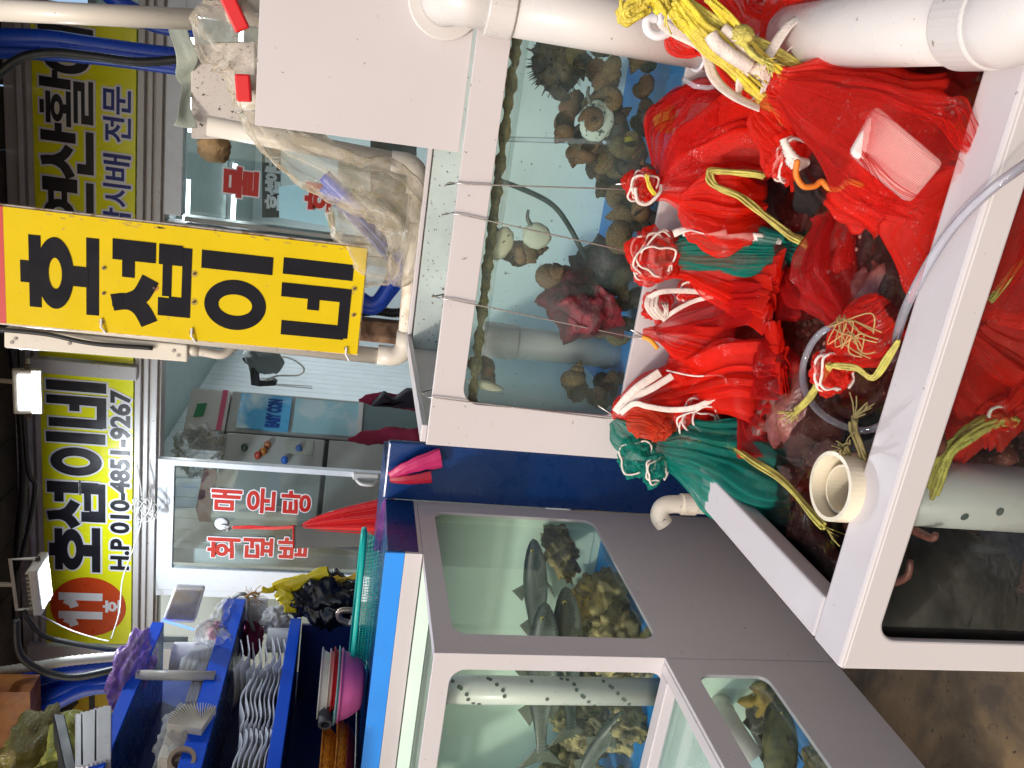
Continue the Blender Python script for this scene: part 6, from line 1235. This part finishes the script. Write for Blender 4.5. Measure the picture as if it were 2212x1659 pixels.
# 7 teal net over the corner
t = bag('teal green net spilling over the tank corner into the water', [G_(1365, 945, .02), G_(1430, 965, .03), PWt(1500, 975, .72), PWt(1580, 1000, .66), PWt(1670, 1035, .63), PWt(1725, 1050, .60)], [.026, .045, .07, .095, .12, .08], 31, mt=NETG, flat=.35, pleats=8, amp=.14)
link('net_fold', net([G_(1325, 908, .01), G_(1345, 930, .02), G_(1375, 955, .03)], [.01, .028, .03], 33, flat=.5, pleats=6), NETG, t, smooth=True)
rosette(t, P(1375, 985, Y=1.70), .045, 35, NETG, 1, CORD, (1.1, .7, .9)); rosette(t, P(1415, 1015, Y=1.66), .033, 37, NETG, 2, CORD, (1.3, .6, .8))
# 8 foreground net with the white block
def Q(x, y, Yd): return P(x, y, Y=Yd)
t = bag('large red net holding a white foam block in the right foreground', [Q(1645, 152, 1.42), Q(1680, 180, 1.38), Q(1760, 212, 1.32), Q(1860, 262, 1.25), Q(1950, 315, 1.20), Q(2010, 345, 1.175)], [.008, .028, .052, .078, .098, .095], 41, flat=.34, pleats=17, amp=.26, ragged=.02)
ca = [Q(1893, 226, 1.115), Q(2042, 352, 1.075), Q(1968, 440, 1.06), Q(1835, 330, 1.10)]
link('foam_block', MB().slab(ca, (0, .04, -.02)), mat('pink_white_block', (.86, .72, .68), .7, var=.03), t, bevel=.008)
link('net_fold', net([Q(1690, 190, 1.33), Q(1780, 240, 1.22), Q(1880, 285, 1.10), Q(1960, 345, 1.055), Q(2035, 395, 1.03)], [.02, .045, .070, .075, .065], 43, flat=.06, pleats=7, amp=.14, ragged=.02), netmat('red_net_sheer', (.86, .02, .01), opac=.12), t, smooth=True)
link('net_fold', net([Q(1650, 120, 1.48), Q(1700, 90, 1.5), Q(1760, 95, 1.5), Q(1830, 110, 1.45)], [.02, .07, .08, .06], 44, flat=.4, pleats=9), NETR, t, smooth=True)
rosette(t, Q(1640, 148, 1.40), .020, 45, CORD, 0)
for k_, pp_ in enumerate(([(1640, 148), (1660, 120), (1700, 60), (1730, 40), (1755, 45), (1750, 65), (1700, 110), (1650, 150)], [(1640, 148), (1610, 155), (1598, 185), (1600, 208), (1625, 215), (1645, 175)], [(1640, 148), (1655, 170), (1648, 200), (1672, 150)])):
    link('white_ribbon', ribbon([Q(x, y, 1.38+.004*i) for i, (x, y) in enumerate(pp_)], .0095, tw=2, n=6), CORD, t, smooth=True)
# 9 red roll with white crocheted edge and black lace below it
t = bag('red smooth net roll ending in a white crocheted edge', [Q(1640, 235, 1.40), Q(1670, 260, 1.38), Q(1700, 300, 1.36), Q(1725, 345, 1.34)], [.03, .05, .052, .045], 47, flat=.75, pleats=6, amp=.08)
rosette(t, Q(1722, 345, 1.33), .045, 49, NETR, 3, CORD)
for k_ in range(3): link('white_edge', MB().tube(near([Q(1692+k_*6, 300+k_*22, 1.28), Q(1700+k_*4, 320+k_*16, 1.275), Q(1722, 345+k_*8, 1.27), Q(1745-k_*3, 352, 1.275)], 6), .0055, 8, ridge=.35), CORD, t, smooth=True)
t = bag('black lace net with a beaded orange scalloped edge', [Q(1745, 350, 1.29), Q(1775, 370, 1.27), Q(1810, 390, 1.25)], [.03, .05, .045], 50, mt=NETB, flat=.35, pleats=7)
sc_ = near([Q(1722, 350, 1.24), Q(1720, 378, 1.24), Q(1735, 402, 1.24), Q(1760, 402, 1.24), Q(1775, 392, 1.24), Q(1790, 406, 1.23), Q(1815, 406, 1.23), Q(1832, 392, 1.22), Q(1862, 400, 1.22)], 7); mb = MB()
for p in sc_: mb.ball(p, .0052, 8, 6)
link('beaded_edge', mb, mat('orange_bead', (.70, .20, .02), .5), t, smooth=True)
link('red_lace', net([Q(1770, 395, 1.3), Q(1850, 420, 1.26), Q(1900, 450, 1.22)], [.02, .04, .04], 52, flat=.3), NETR, t, smooth=True)
# 10 red bundles and yellow raffia at the right edge
t = bag('red net bundle tied high beside the white hooks at the right edge', [Q(1455, 30, 1.52), Q(1490, 55, 1.50), Q(1530, 60, 1.48), Q(1580, 110, 1.45), Q(1625, 200, 1.42)], [.025, .05, .05, .035, .03], 54, flat=.7, pleats=7, amp=.1)
link('ribbon', ribbon([Q(1430, 50, 1.47), Q(1460, 70, 1.45), Q(1520, 105, 1.42), Q(1540, 165, 1.40), Q(1580, 205, 1.38), Q(1640, 235, 1.37)], .010, tw=1), CORD, t, smooth=True)
bag('red net rising behind the yellow raffia at the right edge', [Q(1520, -10, 1.6), Q(1560, 15, 1.58), Q(1590, 60, 1.56), Q(1680, 110, 1.54), Q(1740, 150, 1.52)], [.05, .07, .05, .06, .05], 55, flat=.6, pleats=8)
bag('smooth bright red net sack half under the slanting white pipe', [Q(1780, 150, 1.40), Q(1850, 165, 1.36), Q(1930, 165, 1.32), Q(2010, 165, 1.28)], [.04, .08, .085, .05], 56, flat=.8, pleats=5, amp=.05)
for k_, (lab, pp_, r, mt_) in enumerate((('broad pale yellow raffia strip running from the right edge to the white knot', [(1440, -10), (1500, 20), (1560, 60), (1603, 80), (1640, 95), (1700, 130), (1780, 165), (1830, 182), (1850, 176), (1872, 150)], .0125, RAFFG),
    ('bright yellow raffia strip passing under the white knot', [(1450, 20), (1480, 60), (1520, 100), (1570, 140), (1610, 180), (1660, 225)], .015, RAFF), ('yellow raffia curl beside the white plastic hooks', [(1395, 20), (1360, 40), (1350, 20), (1375, 5), (1420, -5), (1440, 20)], .014, RAFF),
    ('yellow raffia strand middle of the bundle at the right edge', [(1465, 0), (1500, 45), (1550, 90), (1610, 150)], .012, RAFF), ('golden raffia strand under the slanting white pipe', [(1530, -5), (1580, 40), (1640, 110), (1700, 160)], .010, RAFF))):
    tie(lab, [Q(x, y, 1.40-.005*k_) for x, y in pp_], r, 60+k_, mt=mt_, n=6, fray=6)
kn = thing('raffia_knot', 'knot in the pale yellow raffia beside the white cord', 'knot', tuple(Q(1600, 78, 1.36))); link('knot', MB().ball(Q(1602, 78, 1.375), (.018, .016, .022), 24, 16, .3, 4, 3), RAFFG, kn, smooth=True)
link('loose_end', raffia([Q(1605, 90, 1.37), Q(1620, 110, 1.36), Q(1648, 128, 1.35)], .009, 71, 5, fray=10), RAFFG, kn, smooth=True)
wc = thing('tied_cord', 'thick stained white cord lying along the yellow raffia', 'cord', tuple(Q(1560, 120, 1.37)))
link('cord', MB().tube(near([Q(1535, 75, 1.37), Q(1548, 95, 1.365), Q(1580, 120, 1.365), Q(1620, 145, 1.37)], 8), .011, 12, ridge=.1), CORD, wc, smooth=True); link('cord', MB().tube(near([Q(1560, 60, 1.38), Q(1590, 85, 1.375), Q(1630, 130, 1.375)], 8), .009, 12, ridge=.1), CORD, wc, smooth=True)
for lab, pp_ in (('white plastic hook nearest the pipe foot', [(1418, 40), (1398, 44), (1400, 66), (1420, 78), (1445, 70)]), ('second white plastic hook above the first', [(1440, 20), (1425, 26), (1428, 48), (1450, 60), (1470, 50)]), ('third white plastic hook at the photo edge', [(1395, -2), (1420, 5), (1440, 25), (1462, 50)])):
    pts = near([Q(x, y, 1.50) for x, y in pp_], 7); t = link('plastic_hook', MB().tube(pts, .0085, 12), WHT, origin=pts[0], smooth=True); tag(t, lab, 'hook')
# ---- octopuses in the water
OCT = mat('octopus_skin', (.24, .07, .05), .35, col2=(.16, .04, .035), c2scale=16, var=.3, vscale=30, bump=.9, bscale=70, spec=.6); SUCK = mat('sucker', (.36, .14, .11), .4, var=.15)
def octopus(lab, c, s, seed, up=1, mt=OCT):
    rn = random.Random(seed); t = thing('octopus', lab, 'octopus', tuple(c)); c = Vector(c); c.x = max(c.x, OX0+.12); d0 = rn.random()*6.28
    mb = MB().ball(c+Vector((math.cos(d0)*.05*s, math.sin(d0)*.05*s, .01)), (.075*s, .055*s, .042*s), 30, 20, .3, 2.5, seed); sk = MB()
    for k_ in range(8):
        a = d0+math.pi+(k_-3.5)*.42; p = Vector(c)+Vector((math.cos(a), math.sin(a), 0))*.02*s; path = [Vector(p)]; cur = rn.uniform(-.5, .5)
        for j in range(16):
            a += cur*(.6+.9*j/16)+rn.uniform(-.2, .2); p = p+Vector((math.cos(a), math.sin(a), rn.uniform(-.35, .35)))*.028*s; p.z = min(max(p.z, c.z-.05), .632); p.x = min(max(p.x, OX0+.075), OX1-.06); p.y = min(max(p.y, OY0+.05), 1.93); path.append(Vector(p))
        pc = smoothpath(path, 3); R_ = lambda u: .024*s*(1-u*.85); mb.tube(pc, R_, 12)
        for j in range(2, len(pc)-4, 1):
            T = (pc[j+1]-pc[j-1]).normalized(); S = T.cross(Vector((0, -.35, 1))).normalized(); r_ = R_(j/(len(pc)-1))
            if (j+k_) % 2 == 0: continue
            for sg in (-.42, .42): q = pc[j]+S*r_*sg+Vector((0, -.3, 1)).normalized()*r_*.88; sk.ball(q, (r_*.24, r_*.24, r_*.13), 8, 5)
    link('body', mb, mt, t, smooth=True); link('suckers', sk, SUCK, t, smooth=True); return t
for i, (lab, x, y, z, s) in enumerate((('octopus with pale suckers showing below the second hook net', 1740, 600, .605, 1.25), ('octopus lying under the red nets in front of the third hook', 1760, 800, .61, 1.4), ('octopus sprawled by the teal net toward the white drain pipe', 1690, 980, .60, 1.2), ('octopus with coiled arms in the near left corner under water', 1640, 1140, .58, .9), ('dark octopus beside the tank front rim in the middle', 1880, 620, .60, 1.3), ('octopus under the foam-block net at the right', 2010, 280, .60, 1.2), ('octopus arm mass in the deep shade left of the foam block', 1820, 500, .60, 1.2))):
    octopus(lab, PWt(x, y, z), s, 80+i)
# octopus seen through the front glass
for i, (lab, x, y, s) in enumerate((('dark octopus pressed behind the front glass at right', 2080, 420, 1.2), ('octopus behind the front glass beside the perforated drain', 2110, 760, 1.3), ('octopus low behind the front glass left of the drain', 2040, 1290, .8))):
    c = P(x, y, Y=1.42); octopus(lab, c, s, 120+i)
# submerged nets
for i, (lab, pts, rr, mt_, fl) in enumerate((
    ('submerged red net spread across the right of the octopus tank', [PWt(1900, 430, .60), PWt(1930, 560, .59), PWt(1960, 700, .58)], [.10, .16, .10], NETRD, .25),
    ('submerged red net lying between the hooks and the front rim', [PWt(1720, 500, .61), PWt(1800, 560, .60), PWt(1880, 620, .59)], [.08, .13, .07], NETRD, .25),
    ('submerged red net under the third hook net', [PWt(1660, 720, .62), PWt(1740, 760, .61), PWt(1810, 830, .60)], [.09, .15, .07], NETRD, .3),
    ('submerged red net running toward the white drain pipe', [PWt(1620, 840, .62), PWt(1690, 900, .61), PWt(1750, 960, .60)], [.06, .10, .05], NETRD, .3),
    ('submerged deep red net near the right front rim', [PWt(2060, 180, .61), PWt(2070, 330, .60), PWt(2000, 480, .59)], [.08, .15, .09], NETRD, .3),
    ('submerged red net fold pointing down beside the black lace', [PWt(1850, 430, .63), PWt(1880, 480, .62), PWt(1905, 560, .60)], [.02, .05, .07], NETR, .5),
    ('dark green net end lying under water past the green roll', [PWt(1700, 545, .64), PWt(1760, 555, .63), PWt(1810, 560, .60)], [.035, .045, .03], NETG, .5))):
    bag(lab, pts, rr, 140+i, mt=mt_, flat=fl, pleats=8, amp=.16, up=(0, -.3, 1))
for i, (lab, cx, cy, w, h, ang, z, mt_) in enumerate((
    ('wide crumpled red net veil just under the water right of the clear hose loop', 1960, 440, .30, .24, .4, .625, NETR), ('crumpled red net veil under the water in the middle of the tank', 1840, 700, .26, .22, 1.0, .615, NETR),
    ('crumpled red net veil under the water below the teal net', 1650, 870, .24, .22, .2, .618, NETR), ('crumpled deep red net veil under the black lace', 1850, 400, .28, .24, 2.0, .61, NETRD),
    ('crumpled red net veil by the pipe under the water', 2080, 230, .30, .22, .1, .62, NETR), ('crumpled red net veil in the shade near the drain pipe', 1730, 980, .18, .16, .8, .61, NETRD),
    ('deeper crumpled red net sheet in the middle of the tank', 1780, 560, .34, .30, .3, .57, NETR), ('deeper crumpled red net sheet toward the right rim', 1990, 330, .36, .28, 1.2, .57, NETR))):
    c0_ = PWt(cx, cy, z); ca_, sa_ = math.cos(ang), math.sin(ang)
    def vf(u, v, c0_=c0_, w=w, h=h, ca_=ca_, sa_=sa_, i=i):
        a = (u-.5)*w*(1+.25*noise.noise(Vector((v*3, i, 0)))); b = (v-.5)*h*(1+.25*noise.noise(Vector((u*3, i, 5)))); q = Vector((a*6, b*6, i*3.1)); f1 = noise.noise(q); 
        z_ = .035*f1+.02*noise.noise(q*2.3)+.012*math.sin(a*90+f1*9+3*noise.noise(q*1.5)); p = c0_+Vector((a*ca_-b*sa_, a*sa_+b*ca_, 0))
        return Vector((min(max(p.x, OX0+.06), OX1-.04), min(max(p.y, OY0+.04), 1.95), min(c0_.z+z_, .643)))
    t = link('net_veil', MB().grid(vf, 90, 80), mt_, origin=c0_, smooth=True); tag(t, lab, 'net')
# wet knotted net beside the rim with frayed ties
t = bag('wet red net bulb knotted with yellow raffia beside the front rim', [PWt(1935, 680, .66), PWt(1880, 720, .68), PWt(1830, 755, .70), PWt(1802, 782, .71)], [.045, .055, .032, .012], 160, flat=.8, pleats=7, amp=.10)
rosette(t, PWt(1800, 800, .71), .036, 161, NETR, 3, CORD)
tie('', [PWt(1795, 790, .73), PWt(1770, 830, .71), PWt(1745, 865, .69), PWt(1720, 890, .68)], .0075, 162, mt=RAFFG, n=7, fray=14, t=t); tie('', [PWt(1800, 790, .735), PWt(1850, 795, .72), PWt(1885, 815, .70), PWt(1920, 770, .70), PWt(1940, 740, .70)], .0055, 163, mt=RAFFG, n=4, t=t)
st = MB(); rn = random.Random(9)
for k_ in range(14):
    a = PWt(1820+rn.uniform(-10, 10), 690+rn.uniform(-10, 10), .74); b = PWt(1880+rn.uniform(-30, 30), 750+rn.uniform(-40, 30), .73); st.tube(near([a, a.lerp(b, .3)+Vector((rn.uniform(-.03, .03), rn.uniform(-.03, .03), .012)), a.lerp(b, .7)+Vector((rn.uniform(-.03, .03), rn.uniform(-.03, .03), .01)), b], 6), .0011, 4)
link('loose_threads', st, mat('tan_thread', (.48, .32, .12), .7), t)
# clear hose over the rim and looping in the water
t = link('clear_hose', MB().tube(near([P(2230, 345, Z=.73), P(2140, 410, Z=.715), P(2060, 490, Z=.712), P(2000, 580, Z=.712), P(1955, 670, Z=.70), P(1935, 740, Z=.675), P(1930, 790, Z=.64)], 10), .0068, 12), CH, origin=P(2060, 490, Z=.71), smooth=True); tag(t, 'clear hose lying across the front rim and dipping into the water', 'hose')
lpz = [(1838, 700), (1790, 708), (1755, 740), (1735, 790), (1738, 840), (1765, 885), (1810, 915), (1870, 930), (1930, 905)]
t = link('clear_hose', MB().tube(near([PWt(x, y, .668) for x, y in lpz], 8), .0062, 10), CH, origin=PWt(1735, 790), smooth=True); tag(t, 'thin clear hose curved in a big loop on the water surface', 'hose')
# drain pipe with inner pipe
dc = P(1792, 1050, Z=.725); t = perf('drain_pipe', 'wide open-topped white drain pipe with a narrower pipe inside', (dc.x, dc.y), .11, .64, .056, [(-.5+.25*k_, .33+.06*((k_*7) % 4)) for k_ in range(5)]+[(.5, .26), (-.3, .2), (.15, .3)], hr=.007)
link('pipe_end', MB().pipe([(dc.x, dc.y, .6401), (dc.x, dc.y, .725)], .057, .050, 44), mat('ivory_pvc', (.74, .66, .50), .3, var=.05), t)
link('inner_pipe', MB().pipe([(dc.x-.006, dc.y+.002, .6402), (dc.x-.004, dc.y+.0, .703)], .040, .036, 36), mat('ivory_pvc', (.74, .66, .50)), t)
for k_, (lab, pp_, fr) in enumerate((('olive frayed raffia tuft standing beside the drain pipe', [(1880, 1020), (1865, 985), (1850, 940), (1845, 905)], 12), ('thin frayed raffia stem left of the tuft by the drain pipe', [(1875, 1045), (1850, 1020), (1830, 985), (1822, 968)], 8))):
    tie(lab, [PWt(x, y, .67+.02*i) for i, (x, y) in enumerate(pp_)], .008, 170+k_, mt=mat('olive_dark_raffia', (.20, .16, .06), .7, bump=.8), n=6, fray=fr)
# behind the front glass
t = bag('red knotted net behind the front glass at the lower right', [P(2235, 820, Y=1.04), P(2200, 860, Y=1.03), P(2170, 900, Y=1.02)], [.05, .05, .03], 180, flat=.8, pleats=6); rosette(t, P(2150, 900, Y=1.02), .03, 181, NETR, 2, CORD)
tie('olive raffia band bending behind the front glass', [P(2190, 905, Y=1.01), P(2130, 915, Y=1.01), P(2080, 945, Y=1.01), P(2040, 990, Y=1.01), P(2010, 1060, Y=1.02)], .013, 183, mt=RAFFG, n=5)
tie('thin tan raffia behind the front glass near the rim', [P(2212, 560, Y=1.0), P(2170, 610, Y=1.0), P(2140, 650, Y=1.0)], .005, 184, mt=RAFFG, n=3)
for i, (lab, pts, rr) in enumerate((('red net sheet behind the front glass, upper right', [P(2225, 380, Y=1.03), P(2180, 520, Y=1.03), P(2120, 690, Y=1.03)], [.09, .12, .07]), ('dark red net hanging behind the front glass near the drain', [P(2080, 720, Y=1.05), P(2150, 800, Y=1.05), P(2220, 860, Y=1.05)], [.06, .11, .12]))):
    bag(lab, pts, rr, 190+i, mt=NETR, flat=.3, pleats=8)
t = link('bung', MB().ball(P(2158, 1323, Y=1.15), (.016, .016, .02), 20, 12, .1), mat('lime_bung', (.42, .45, .02), .5), origin=P(2158, 1323, Y=1.15), smooth=True); tag(t, 'lime yellow float deep behind the front glass', 'float')
t = link('divider', MB().slab([P(2095, 1200, Y=1.3), P(2260, 1330, Y=1.3), P(2260, 1190, Y=1.3), P(2095, 1180, Y=1.3)], (0, .01, 0)), mat('grey_divider', (.20, .25, .25), .5), origin=P(2095, 1200, Y=1.3)); tag(t, 'grey slanting divider sheet behind the front glass', 'divider')
